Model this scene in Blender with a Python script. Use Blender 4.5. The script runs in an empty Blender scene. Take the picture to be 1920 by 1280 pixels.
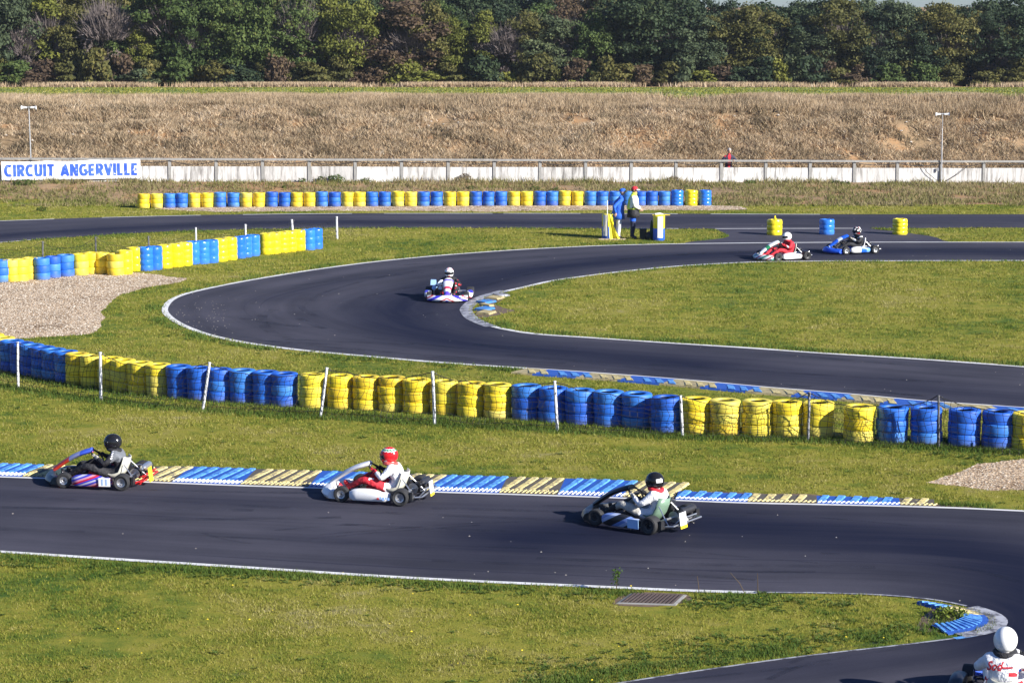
import bpy, bmesh, math, random
import numpy as np
from mathutils import Vector, Matrix, noise
random.seed(11); RNG = np.random.default_rng(11)
PI = math.pi; R = math.radians
sc = bpy.context.scene
C = bpy.context.collection

# ------------------------------------------------------------------ camera, sky, sun, exposure
CAM_H = 8.2; FPX = 4400.0; PITCH = math.atan(636.0 / FPX)
cd = bpy.data.cameras.new('camera'); cam = bpy.data.objects.new('camera', cd); C.objects.link(cam)
cam.location = (0, 0, CAM_H); cam.rotation_euler = (PI / 2 - PITCH, 0, 0)
cd.sensor_width = 36; cd.lens = FPX / 1920 * 36; cd.clip_start = 0.5; cd.clip_end = 6000
sc.camera = cam
SUN_EL = R(25); SUN_AZ = R(32)         # azimuth measured from +X towards the viewer
w = bpy.data.worlds.new('World'); sc.world = w; w.use_nodes = True
nt = w.node_tree; nt.nodes.clear()
sky = nt.nodes.new('ShaderNodeTexSky'); sky.sky_type = 'NISHITA'; sky.sun_disc = False
sky.sun_elevation = SUN_EL; sky.sun_rotation = PI / 2 + SUN_AZ; sky.altitude = 100; sky.air_density = 1.0; sky.dust_density = .25; sky.ozone_density = 3.0
bg = nt.nodes.new('ShaderNodeBackground'); bg.inputs[1].default_value = 0.05
wo = nt.nodes.new('ShaderNodeOutputWorld')
wb = nt.nodes.new('ShaderNodeMix'); wb.data_type = 'RGBA'; wb.blend_type = 'MULTIPLY'; wb.inputs[0].default_value = 1; wb.inputs[7].default_value = (.70, .88, 1.30, 1)   # clear autumn air: bluer than the model's horizon
nt.links.new(sky.outputs[0], wb.inputs[6]); nt.links.new(wb.outputs[2], bg.inputs[0]); nt.links.new(bg.outputs[0], wo.inputs[0])
S = Vector((math.cos(SUN_AZ) * math.cos(SUN_EL), -math.sin(SUN_AZ) * math.cos(SUN_EL), math.sin(SUN_EL)))
sl = bpy.data.lights.new('sun', 'SUN'); sl.energy = 5.0; sl.angle = R(0.5); sl.color = (1, .955, .87)
so = bpy.data.objects.new('sun', sl); C.objects.link(so); so.rotation_euler = S.to_track_quat('Z', 'Y').to_euler()
so.location = (60, -60, 60)
sc.view_settings.view_transform = 'Standard'; sc.view_settings.look = 'None'
sc.view_settings.exposure = 1.12; sc.view_settings.gamma = 1; sc.view_settings.use_curve_mapping = False

# ------------------------------------------------------------------ measuring: a photo point to its place on the ground
SP, CP = math.sin(PITCH), math.cos(PITCH)
def G(px, py, z=0.0):
    dx = (px - 960) / FPX; dy = (640 - py) / FPX
    d = Vector((dx, CP + dy * SP, -SP + dy * CP))
    t = (z - CAM_H) / d.z
    return Vector((d.x * t, d.y * t, z))
def G2(px, py, z=0.0):
    v = G(px, py, z); return (v.x, v.y)

# ------------------------------------------------------------------ materials
def newmat(name, rough=.8, metal=0, spec=.5):
    m = bpy.data.materials.new(name); m.use_nodes = True
    b = m.node_tree.nodes['Principled BSDF']
    b.inputs['Roughness'].default_value = rough; b.inputs['Metallic'].default_value = metal
    b.inputs['Specular IOR Level'].default_value = spec
    return m, m.node_tree, b
def N(nt, t, **kw):
    n = nt.nodes.new(t)
    for k, v in kw.items(): setattr(n, k, v)
    return n
def ramp(nt, stops, interp='LINEAR'):
    r = nt.nodes.new('ShaderNodeValToRGB'); e = r.color_ramp.elements; r.color_ramp.interpolation = interp
    while len(e) > 1: e.remove(e[-1])
    e[0].position = stops[0][0]; e[0].color = (*stops[0][1], 1)
    for p, c in stops[1:]:
        x = e.new(p); x.color = (*c, 1)
    return r
def noise_n(nt, scale, detail=3, rough=.6, coord='Object', vec=None):
    n = nt.nodes.new('ShaderNodeTexNoise'); n.inputs['Scale'].default_value = scale
    n.inputs['Detail'].default_value = detail; n.inputs['Roughness'].default_value = rough
    if vec is None:
        if coord == 'World':
            g = nt.nodes.new('ShaderNodeNewGeometry'); nt.links.new(g.outputs['Position'], n.inputs['Vector'])
        else:
            t = nt.nodes.new('ShaderNodeTexCoord'); nt.links.new(t.outputs[coord], n.inputs['Vector'])
    else: nt.links.new(vec, n.inputs['Vector'])
    return n
def mix(nt, a, b, f, mode='MIX'):
    m = nt.nodes.new('ShaderNodeMix'); m.data_type = 'RGBA'; m.blend_type = mode
    for sock, v in ((m.inputs[6], a), (m.inputs[7], b)):
        if isinstance(v, tuple): sock.default_value = (*v, 1)
        else: nt.links.new(v, sock)
    if isinstance(f, (int, float)): m.inputs[0].default_value = f
    else: nt.links.new(f, m.inputs[0])
    return m.outputs[2]
def mathn(nt, op, a, b=None, clamp=False):
    m = nt.nodes.new('ShaderNodeMath'); m.operation = op; m.use_clamp = clamp
    for i, v in enumerate((a, b)):
        if v is None: continue
        if isinstance(v, (int, float)): m.inputs[i].default_value = v
        else: nt.links.new(v, m.inputs[i])
    return m.outputs[0]
def bump(nt, b, h, strength=.3, dist=.02):
    n = nt.nodes.new('ShaderNodeBump'); n.inputs['Strength'].default_value = strength; n.inputs['Distance'].default_value = dist
    nt.links.new(h, n.inputs['Height']); nt.links.new(n.outputs[0], b.inputs['Normal'])
MATS = {}
def simple(name, col, rough=.6, metal=0, var=.15, scale=12, coord='Object', spec=.5, folds=0):
    """a painted / plastic / cloth surface: colour with slight uneven wear"""
    if name in MATS: return MATS[name]
    m, nt, b = newmat(name, rough, metal, spec)
    n = noise_n(nt, scale, 4, .65, coord)
    r = ramp(nt, [(.25, tuple(c * (1 - var) for c in col)), (.75, tuple(min(1, c * (1 + var)) for c in col))])
    nt.links.new(n.outputs[0], r.inputs[0]); nt.links.new(r.outputs[0], b.inputs['Base Color'])
    if folds:
        f_ = noise_n(nt, 16, 3, .6, coord); bump(nt, b, f_.outputs[0], folds, .04)
    MATS[name] = m; return m
def livery(name, cols, direction, scale, rough=.35, mirror=False):
    """printed stripes on bodywork"""
    m, nt, b = newmat(name, rough)
    t = N(nt, 'ShaderNodeTexCoord'); d = N(nt, 'ShaderNodeVectorMath', operation='DOT_PRODUCT')
    if mirror:
        ab = N(nt, 'ShaderNodeVectorMath', operation='ABSOLUTE'); nt.links.new(t.outputs['Object'], ab.inputs[0]); nt.links.new(ab.outputs[0], d.inputs[0])
    else: nt.links.new(t.outputs['Object'], d.inputs[0])
    d.inputs[1].default_value = direction
    f = mathn(nt, 'FRACT', mathn(nt, 'ADD', mathn(nt, 'MULTIPLY', d.outputs['Value'], scale), 10.13))
    k = len(cols)
    r = ramp(nt, [(i / k, c) for i, c in enumerate(cols)], 'CONSTANT')
    nt.links.new(f, r.inputs[0]); nt.links.new(r.outputs[0], b.inputs['Base Color'])
    MATS[name] = m; return m

def m_paint(name, cols, dirt=(.16, .14, .12), rough=.55, gloss=False):
    """painted tyre: paint that varies from tyre to tyre, rubbed and muddy towards the ground"""
    m, nt, b = newmat(name, rough)
    oi = N(nt, 'ShaderNodeObjectInfo'); r = ramp(nt, cols); nt.links.new(oi.outputs['Random'], r.inputs[0])
    n = noise_n(nt, 5, 5, .7, 'World'); r2 = ramp(nt, [(.3, (.82, .82, .82)), (.7, (1.1, 1.1, 1.1))]); nt.links.new(n.outputs[0], r2.inputs[0])
    c = mix(nt, r.outputs[0], r2.outputs[0], 1.0, 'MULTIPLY')
    g = N(nt, 'ShaderNodeNewGeometry'); sx = N(nt, 'ShaderNodeSeparateXYZ'); nt.links.new(g.outputs['Position'], sx.inputs[0])
    mr = N(nt, 'ShaderNodeMapRange'); mr.inputs[1].default_value = .0; mr.inputs[2].default_value = .16; mr.inputs[3].default_value = .75; mr.inputs[4].default_value = 0
    nt.links.new(sx.outputs[2], mr.inputs[0])
    n2 = noise_n(nt, 9, 4, .7, 'World'); f = mathn(nt, 'MULTIPLY', mr.outputs[0], mathn(nt, 'MULTIPLY', n2.outputs[0], 1.3), True)
    n3 = noise_n(nt, 3.1, 6, .75, 'World'); r3 = ramp(nt, [(.62, (0, 0, 0)), (.72, (.65, .65, .65))]); nt.links.new(n3.outputs[0], r3.inputs[0])
    f = mathn(nt, 'MAXIMUM', f, r3.outputs[0])
    c = mix(nt, c, dirt, f if not gloss else mathn(nt, 'MULTIPLY', f, .4))
    nt.links.new(c, b.inputs['Base Color'])
    n4 = noise_n(nt, 14 if gloss else 30, 4, .6, 'World'); bump(nt, b, n4.outputs[0], .5 if gloss else .25, .02 if gloss else .01)
    MATS[name] = m; return m
BLUE = m_paint('blue_tyre_paint', [(0, (.010, .085, .46)), (.5, (.012, .12, .54)), (.85, (.03, .17, .55)), (1, (.05, .21, .48))])
YEL = m_paint('yellow_tyre_paint', [(0, (.66, .46, .02)), (.5, (.80, .61, .02)), (.85, (.74, .60, .05)), (1, (.62, .52, .10))], dirt=(.25, .2, .1))
GBLUE = m_paint('blue_plastic_wrap', [(0, (.015, .13, .58)), (1, (.03, .19, .66))], rough=.22, gloss=True)
GYEL = m_paint('yellow_plastic_wrap', [(0, (.74, .57, .012)), (1, (.80, .66, .02))], rough=.22, gloss=True, dirt=(.35, .28, .05))
RUB = simple('black_rubber', (.018, .018, .02), .75, var=.3, scale=20)

def m_asphalt(name='asphalt', base=(.030, .030, .042), light=(.062, .060, .079), dark=(.006, .008, .024)):
    m, nt, b = newmat(name, .85, spec=.12)
    uv = N(nt, 'ShaderNodeUVMap', uv_map='UVMap')
    mp = N(nt, 'ShaderNodeMapping'); mp.inputs['Scale'].default_value = (9, .10, 1); nt.links.new(uv.outputs[0], mp.inputs[0])
    st = noise_n(nt, 1.0, 6, .62, vec=mp.outputs[0])
    big = noise_n(nt, .25, 4, .6, 'World'); fine = noise_n(nt, 26, 3, .8, 'World')
    f = mathn(nt, 'ADD', mathn(nt, 'MULTIPLY', st.outputs[0], .55), mathn(nt, 'MULTIPLY', big.outputs[0], .45))
    r = ramp(nt, [(.38, base), (.60, light)]); nt.links.new(f, r.inputs[0])
    at = N(nt, 'ShaderNodeAttribute', attribute_name='rubber')
    mp2 = N(nt, 'ShaderNodeMapping'); mp2.inputs['Scale'].default_value = (26, .16, 1); nt.links.new(uv.outputs[0], mp2.inputs[0])
    st2 = noise_n(nt, 1.0, 5, .7, vec=mp2.outputs[0])
    rf = mathn(nt, 'MULTIPLY', at.outputs['Fac'], mathn(nt, 'ADD', mathn(nt, 'MULTIPLY', st2.outputs[0], .9), .45), True)
    c = mix(nt, r.outputs[0], dark, rf)
    r2 = ramp(nt, [(.25, (.8, .8, .8)), (.6, (1, 1, 1)), (.8, (1.35, 1.33, 1.3))]); nt.links.new(fine.outputs[0], r2.inputs[0])
    c = mix(nt, c, r2.outputs[0], .7, 'MULTIPLY')
    # thin tyre marks running with the track
    mp3 = N(nt, 'ShaderNodeMapping'); mp3.inputs['Scale'].default_value = (40, .045, 1); nt.links.new(uv.outputs[0], mp3.inputs[0])
    st3 = noise_n(nt, 1.0, 2, .5, vec=mp3.outputs[0]); r3 = ramp(nt, [(.66, (0, 0, 0)), (.70, (.45, .45, .45))]); nt.links.new(st3.outputs[0], r3.inputs[0])
    c = mix(nt, c, dark, r3.outputs[0])
    nt.links.new(c, b.inputs['Base Color'])
    bump(nt, b, fine.outputs[0], .35, .006)
    MATS[name] = m; return m
ASPH = m_asphalt(); ASPH2 = m_asphalt('old_asphalt', (.042, .042, .060), (.060, .058, .078), (.03, .03, .045))

def m_lawn():
    m, nt, b = newmat('lawn', .9, spec=.1)
    a = noise_n(nt, .22, 5, .62, 'World'); c = noise_n(nt, 1.6, 5, .7, 'World'); f = noise_n(nt, 38, 3, .8, 'World')
    r = ramp(nt, [(.3, (.055, .092, .017)), (.45, (.105, .125, .02)), (.58, (.15, .15, .028)), (.72, (.18, .16, .05))])
    x = mathn(nt, 'ADD', mathn(nt, 'MULTIPLY', a.outputs[0], .55), mathn(nt, 'MULTIPLY', c.outputs[0], .45))
    nt.links.new(x, r.inputs[0])
    r2 = ramp(nt, [(.28, (.45, .45, .45)), (.55, (1, 1, 1)), (.8, (1.45, 1.4, 1.3))]); nt.links.new(f.outputs[0], r2.inputs[0])
    col = mix(nt, r.outputs[0], r2.outputs[0], .85, 'MULTIPLY')
    # bare dry earth patches
    p = noise_n(nt, .55, 6, .75, 'World'); r3 = ramp(nt, [(.66, (0, 0, 0)), (.74, (.7, .7, .7))]); nt.links.new(p.outputs[0], r3.inputs[0])
    col = mix(nt, col, (.17, .13, .075), r3.outputs[0])
    nt.links.new(col, b.inputs['Base Color'])
    bump(nt, b, f.outputs[0], .7, .03)
    return m
LAWN = m_lawn()
def m_bank():
    m, nt, b = newmat('dry_bank', .95, spec=.05)
    a = noise_n(nt, .16, 6, .65, 'World'); c = noise_n(nt, 1.3, 6, .72, 'World'); f = noise_n(nt, 14, 4, .8, 'World')
    x = mathn(nt, 'ADD', mathn(nt, 'MULTIPLY', a.outputs[0], .5), mathn(nt, 'MULTIPLY', c.outputs[0], .5))
    r = ramp(nt, [(.34, (.10, .075, .045)), (.45, (.155, .11, .065)), (.53, (.21, .135, .075)), (.60, (.25, .14, .065)), (.7, (.22, .17, .11))])
    nt.links.new(x, r.inputs[0])
    r2 = ramp(nt, [(.3, (.4, .38, .36)), (.52, (1, 1, 1)), (.75, (1.4, 1.4, 1.4))]); nt.links.new(f.outputs[0], r2.inputs[0])
    col = mix(nt, r.outputs[0], r2.outputs[0], .9, 'MULTIPLY')
    nt.links.new(col, b.inputs['Base Color']); bump(nt, b, c.outputs[0], .9, .3)
    return m
BANK = m_bank()
def m_terrain():
    """lawn near, dry bank and berm beyond the far tyre wall, mown field behind the crest; the border is ragged"""
    m, nt, b = newmat('terrain', .93, spec=.08)
    at = N(nt, 'ShaderNodeAttribute', attribute_name='zone')
    n = noise_n(nt, .9, 5, .7, 'World')
    z = mathn(nt, 'ADD', at.outputs['Fac'], mathn(nt, 'MULTIPLY', mathn(nt, 'SUBTRACT', n.outputs[0], .5), .9))
    # lawn
    a = noise_n(nt, .22, 5, .62, 'World'); c = noise_n(nt, 1.6, 5, .7, 'World'); f = noise_n(nt, 38, 3, .8, 'World')
    r = ramp(nt, [(.36, (.05, .10, .018)), (.45, (.145, .17, .024)), (.53, (.235, .22, .034)), (.60, (.25, .225, .055)), (.68, (.29, .25, .13))])
    x = mathn(nt, 'ADD', mathn(nt, 'MULTIPLY', a.outputs[0], .5), mathn(nt, 'MULTIPLY', c.outputs[0], .5)); nt.links.new(x, r.inputs[0])
    p = noise_n(nt, .55, 6, .75, 'World'); r3 = ramp(nt, [(.62, (0, 0, 0)), (.72, (.75, .75, .75))]); nt.links.new(p.outputs[0], r3.inputs[0])
    lawn = mix(nt, r.outputs[0], (.16, .125, .075), r3.outputs[0])
    # bank
    rb = ramp(nt, [(.36, (.12, .09, .055)), (.44, (.24, .17, .10)), (.50, (.32, .22, .13)), (.55, (.36, .21, .105)), (.62, (.26, .17, .10)), (.7, (.34, .28, .2))])
    a2 = noise_n(nt, .12, 6, .65, 'World'); x2 = mathn(nt, 'ADD', mathn(nt, 'MULTIPLY', a2.outputs[0], .55), mathn(nt, 'MULTIPLY', c.outputs[0], .45)); nt.links.new(x2, rb.inputs[0])
    f1 = ramp(nt, [(.45, (0, 0, 0)), (.6, (1, 1, 1))]); nt.links.new(z, f1.inputs[0])
    col = mix(nt, lawn, rb.outputs[0], f1.outputs[0])
    f2 = ramp(nt, [(.0, (0, 0, 0)), (1, (1, 1, 1))]); nt.links.new(mathn(nt, 'SUBTRACT', mathn(nt, 'MULTIPLY', z, 2.5), 3.6, True), f2.inputs[0])
    rf = ramp(nt, [(.35, (.13, .19, .04)), (.6, (.24, .25, .09))]); nt.links.new(c.outputs[0], rf.inputs[0])
    col = mix(nt, col, rf.outputs[0], f2.outputs[0])
    r2 = ramp(nt, [(.28, (.5, .5, .5)), (.55, (1, 1, 1)), (.8, (1.4, 1.38, 1.3))]); nt.links.new(f.outputs[0], r2.inputs[0])
    col = mix(nt, col, r2.outputs[0], .85, 'MULTIPLY')
    nt.links.new(col, b.inputs['Base Color']); bump(nt, b, f.outputs[0], .6, .03)
    return m
TERR = m_terrain()
def m_blades(name, stops, trans=0.0):
    m, nt, b = newmat(name, .85, spec=.12)
    at = N(nt, 'ShaderNodeAttribute', attribute_name='tint'); r = ramp(nt, stops)
    g = noise_n(nt, .22, 5, .62, 'World'); g2 = noise_n(nt, 1.6, 5, .7, 'World')
    x = mathn(nt, 'ADD', mathn(nt, 'MULTIPLY', g.outputs[0], .7), mathn(nt, 'MULTIPLY', g2.outputs[0], .6))
    x = mathn(nt, 'SUBTRACT', mathn(nt, 'ADD', x, mathn(nt, 'MULTIPLY', at.outputs['Fac'], .5)), .42)
    nt.links.new(x, r.inputs[0]); nt.links.new(r.outputs[0], b.inputs['Base Color'])
    if trans:
        tr = N(nt, 'ShaderNodeBsdfTranslucent'); nt.links.new(r.outputs[0], tr.inputs[0])
        ms = N(nt, 'ShaderNodeMixShader'); ms.inputs[0].default_value = trans
        nt.links.new(b.outputs[0], ms.inputs[1]); nt.links.new(tr.outputs[0], ms.inputs[2])
        nt.links.new(ms.outputs[0], nt.nodes['Material Output'].inputs[0])
    return m
BL_GREEN = m_blades('grass_blades', [(.2, (.045, .10, .014)), (.42, (.165, .185, .026)), (.58, (.27, .25, .05)), (.8, (.38, .34, .15))], .3)
BL_EDGE = m_blades('rank_grass', [(.1, (.04, .075, .018)), (.45, (.08, .135, .025)), (.7, (.15, .19, .04)), (.9, (.28, .25, .11))], .3)
BL_DRY = m_blades('dry_grass', [(.15, (.13, .10, .06)), (.32, (.30, .22, .135)), (.46, (.48, .385, .265)), (.58, (.45, .32, .19)), (.8, (.64, .56, .44))], .25)
BL_MIXED = m_blades('half_dry_grass', [(.05, (.07, .09, .02)), (.35, (.14, .15, .04)), (.6, (.26, .21, .11)), (.9, (.36, .30, .19))], .25)
BL_SCRUB = m_blades('scrub_stems', [(.1, (.04, .035, .02)), (.5, (.10, .08, .05)), (.9, (.20, .16, .09))], .15)
def m_gravel(name='gravel'):
    m, nt, b = newmat(name, .9, spec=.2)
    g = N(nt, 'ShaderNodeNewGeometry'); v = N(nt, 'ShaderNodeTexVoronoi'); v.inputs['Scale'].default_value = 22
    nt.links.new(g.outputs['Position'], v.inputs['Vector'])
    s = N(nt, 'ShaderNodeSeparateColor'); nt.links.new(v.outputs['Color'], s.inputs[0])
    r = ramp(nt, [(0, (.20, .15, .10)), (.4, (.36, .28, .20)), (.8, (.50, .41, .31)), (1, (.62, .55, .46))]); nt.links.new(s.outputs[0], r.inputs[0])
    n = noise_n(nt, .7, 6, .75, 'World'); r2 = ramp(nt, [(.3, (1.16, 1.04, .90)), (.50, (1.06, .95, .82)), (.64, (.40, .30, .2))]); nt.links.new(n.outputs[0], r2.inputs[0])
    c = mix(nt, r.outputs[0], r2.outputs[0], 1.0, 'MULTIPLY'); nt.links.new(c, b.inputs['Base Color'])
    bump(nt, b, v.outputs['Distance'], .8, .03)
    return m
GRAV = m_gravel()
def m_worn(name, col, under, lo=.55, hi=.68, scale=6, rough=.7):
    """paint worn through in flakes to what lies beneath"""
    m, nt, b = newmat(name, rough)
    n = noise_n(nt, scale, 6, .75, 'World'); r = ramp(nt, [(lo, (0, 0, 0)), (hi, (1, 1, 1))]); nt.links.new(n.outputs[0], r.inputs[0])
    n2 = noise_n(nt, scale * .4, 4, .6, 'World'); r2 = ramp(nt, [(.3, (.85, .85, .85)), (.7, (1.1, 1.1, 1.1))]); nt.links.new(n2.outputs[0], r2.inputs[0])
    c = mix(nt, col, r2.outputs[0], 1.0, 'MULTIPLY'); c = mix(nt, c, under, r.outputs[0]); nt.links.new(c, b.inputs['Base Color'])
    MATS[name] = m; return m
WLINE = m_worn('white_road_paint', (.62, .62, .62), (.2, .2, .22), .6, .72, 5)
WAPEX = m_worn('scrubbed_white_paint', (.33, .34, .38), (.08, .08, .10), .45, .58, 4)
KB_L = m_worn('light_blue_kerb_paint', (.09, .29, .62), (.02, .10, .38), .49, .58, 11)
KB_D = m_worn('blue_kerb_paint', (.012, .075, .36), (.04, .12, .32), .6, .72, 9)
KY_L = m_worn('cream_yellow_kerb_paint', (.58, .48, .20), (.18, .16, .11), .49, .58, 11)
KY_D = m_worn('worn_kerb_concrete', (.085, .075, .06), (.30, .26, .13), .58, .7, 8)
KB_E = m_worn('faded_blue_kerb_paint', (.03, .17, .46), (.10, .12, .16), .5, .62, 9)
KY_M = m_worn('faded_yellow_kerb_paint', (.36, .30, .15), (.14, .12, .08), .5, .62, 9)
KWH = m_worn('white_kerb_paint', (.6, .62, .66), (.1, .16, .3), .58, .7, 12)
CONC = m_worn('grey_concrete', (.24, .235, .225), (.14, .135, .13), .5, .75, 7)
SOIL = m_worn('bare_earth', (.15, .10, .06), (.09, .065, .04), .45, .6, 5)
def m_panel():
    m, nt, b = newmat('white_concrete_panel', .85)
    g = N(nt, 'ShaderNodeNewGeometry'); mp = N(nt, 'ShaderNodeMapping'); mp.inputs['Scale'].default_value = (6, 6, .7); nt.links.new(g.outputs['Position'], mp.inputs[0])
    n = noise_n(nt, 1, 6, .7, vec=mp.outputs[0]); r = ramp(nt, [(.34, (.16, .15, .145)), (.43, (.36, .35, .34)), (.52, (.56, .55, .54)), (.62, (.62, .61, .60))]); nt.links.new(n.outputs[0], r.inputs[0])
    oi = N(nt, 'ShaderNodeObjectInfo'); r0 = ramp(nt, [(0, (.72, .71, .70)), (1, (1, 1, 1))]); nt.links.new(oi.outputs['Random'], r0.inputs[0])
    nt.links.new(mix(nt, r.outputs[0], r0.outputs[0], 1.0, 'MULTIPLY'), b.inputs['Base Color'])
    return m
PANEL = m_panel()

# ------------------------------------------------------------------ mesh helpers
class MB:
    def __init__(s): s.v = []; s.f = []; s.mi = []; s.m = 0
    def add(s, vs, fs, m=None):
        o = len(s.v); s.v += [tuple(v) for v in vs]; s.f += [tuple(i + o for i in f) for f in fs]
        s.mi += [s.m if m is None else m] * len(fs)
    def box(s, c, d, rot=None, m=None, taper=1):
        vs = []
        for z in (-1, 1):
            k = 1 if z < 0 else taper
            for x, y in ((-1, -1), (1, -1), (1, 1), (-1, 1)):
                p = Vector((x * d[0] / 2 * k, y * d[1] / 2 * k, z * d[2] / 2))
                if rot is not None: p = rot @ p
                vs.append(p + Vector(c))
        s.add(vs, [(3, 2, 1, 0), (4, 5, 6, 7), (0, 1, 5, 4), (1, 2, 6, 5), (2, 3, 7, 6), (3, 0, 4, 7)], m)
    def tube(s, pts, r, n=8, m=None, cap=True, sx=1.0, closed=False):
        pts = [Vector(p) for p in pts]; k = len(pts)
        rr = r if isinstance(r, (list, tuple)) else [r] * k
        rings = []; prev = None
        for i, p in enumerate(pts):
            if closed: t = pts[(i + 1) % k] - pts[i - 1]
            else: t = (pts[min(i + 1, k - 1)] - pts[max(i - 1, 0)])
            t.normalize()
            up = Vector((0, 0, 1)) if abs(t.z) < .9 else Vector((0, 1, 0))
            if prev is not None and abs(prev.dot(t)) < .95: up = prev
            a = t.cross(up).normalized(); b = a.cross(t).normalized(); prev = b
            rings.append([p + (a * math.cos(2 * PI * j / n) * sx + b * math.sin(2 * PI * j / n)) * rr[i] for j in range(n)])
        vs = [v for rg in rings for v in rg]; fs = []
        for i in range(k if closed else k - 1):
            i2 = (i + 1) % k
            for j in range(n):
                j2 = (j + 1) % n; fs.append((i * n + j, i * n + j2, i2 * n + j2, i2 * n + j))
        if cap and not closed:
            fs.append(tuple(range(n - 1, -1, -1))); fs.append(tuple((k - 1) * n + j for j in range(n)))
        s.add(vs, fs, m)
    def lathe(s, prof, o=(0, 0, 0), axis='Z', n=24, m=None, loop=False, mfun=None):
        o = Vector(o); vs = []; k = len(prof)
        for r, z in prof:
            for j in range(n):
                a = 2 * PI * j / n; x, y = r * math.cos(a), r * math.sin(a)
                vs.append(o + (Vector((x, y, z)) if axis == 'Z' else Vector((z, x, y)) if axis == 'X' else Vector((y, z, x))))
        b = len(s.v); s.v += [tuple(v) for v in vs]
        for i in range(k if loop else k - 1):
            i2 = (i + 1) % k; mm = mfun(i) if mfun else (s.m if m is None else m)
            for j in range(n):
                s.f.append((b + i * n + j, b + i * n + (j + 1) % n, b + i2 * n + (j + 1) % n, b + i2 * n + j)); s.mi.append(mm)
    def loft(s, rings, m=None, cap=True):
        n = len(rings[0]); vs = [v for r in rings for v in r]; fs = []
        for i in range(len(rings) - 1):
            for j in range(n): fs.append((i * n + j, i * n + (j + 1) % n, (i + 1) * n + (j + 1) % n, (i + 1) * n + j))
        if cap: fs.append(tuple(range(n - 1, -1, -1))); fs.append(tuple((len(rings) - 1) * n + j for j in range(n)))
        s.add(vs, fs, m)
    def mesh(s, name, mats, smooth=True):
        me = bpy.data.meshes.new(name); me.from_pydata(s.v, [], s.f)
        for m in (mats if isinstance(mats, (list, tuple)) else [mats]): me.materials.append(m)
        me.polygons.foreach_set('material_index', s.mi)
        if smooth:
            me.shade_smooth()
            try: me.set_sharp_from_angle(angle=R(38))
            except Exception: pass
        me.update(); return me
    def obj(s, name, mats, parent=None, smooth=True, loc=None):
        return link(name, s.mesh(name, mats, smooth), parent, loc)
def link(name, data, parent=None, loc=None, rot=None):
    o = bpy.data.objects.new(name, data); C.objects.link(o)
    if parent is not None: o.parent = parent
    if loc is not None: o.location = loc
    if rot is not None: o.rotation_euler = rot
    return o
def tag(o, label=None, cat=None, group=None, kind=None):
    if label: o['label'] = label
    if cat: o['category'] = cat
    if group: o['group'] = group
    if kind: o['kind'] = kind
    return o
def thing(name, label, cat, loc=(0, 0, 0), rz=0, group=None):
    o = link(name, None, None, loc, (0, 0, rz)); o.empty_display_size = .2
    return tag(o, label, cat, group)
def copy_tree(o, parent=None):
    c = o.copy(); C.objects.link(c)
    if parent is not None: c.parent = parent
    for ch in list(o.children): copy_tree(ch, c)
    return c
def np_mesh(name, V, F, mat, tint=None, nside=3):
    me = bpy.data.meshes.new(name); me.vertices.add(len(V)); me.vertices.foreach_set('co', np.asarray(V, np.float32).ravel())
    k = len(F); me.loops.add(k * nside); me.loops.foreach_set('vertex_index', np.asarray(F, np.int32).ravel())
    me.polygons.add(k); me.polygons.foreach_set('loop_start', np.arange(0, k * nside, nside, dtype=np.int32))
    me.polygons.foreach_set('loop_total', np.full(k, nside, np.int32)) if bpy.app.version < (4, 1) else None
    me.materials.append(mat)
    if tint is not None:
        a = me.attributes.new('tint', 'FLOAT', 'POINT'); a.data.foreach_set('value', np.asarray(tint, np.float32))
    me.update(calc_edges=True); me.validate(); return me
def smooth_line(pts, step=.5):
    """Catmull-Rom through ground points, resampled evenly"""
    P = [Vector((p[0], p[1])) for p in pts]; out = []
    P = [P[0] * 2 - P[1]] + P + [P[-1] * 2 - P[-2]]
    for i in range(1, len(P) - 2):
        a, b, c, d = P[i - 1:i + 3]; L = (c - b).length; k = max(2, int(L / step))
        for j in range(k):
            t = j / k
            out.append(.5 * ((2 * b) + (c - a) * t + (2 * a - 5 * b + 4 * c - d) * t * t + (3 * b - a - 3 * c + d) * t ** 3))
    out.append(P[-2]); return out
def resample(L, n):
    d = [0]
    for a, b in zip(L, L[1:]): d.append(d[-1] + (b - a).length)
    xs = np.linspace(0, d[-1], n)
    return np.stack([np.interp(xs, d, [p.x for p in L]), np.interp(xs, d, [p.y for p in L])], 1)
def inside(P, poly):
    """P (N,2) inside polygon (M,2)"""
    x, y = P[:, 0], P[:, 1]; r = np.zeros(len(P), bool); q = np.asarray(poly); n = len(q); j = n - 1
    for i in range(n):
        xi, yi = q[i]; xj, yj = q[j]
        if yi != yj:
            c = ((yi > y) != (yj > y)) & (x < (xj - xi) * (y - yi) / (yj - yi) + xi); r ^= c
        j = i
    return r
def seg_dist(P, line):
    d = np.full(len(P), 1e9); L = np.asarray(line)
    for a, b in zip(L[:-1], L[1:]):
        ab = b - a; t = np.clip(((P - a) @ ab) / max(1e-9, ab @ ab), 0, 1); q = a + t[:, None] * ab
        d = np.minimum(d, np.hypot(*(P - q).T))
    return d
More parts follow.
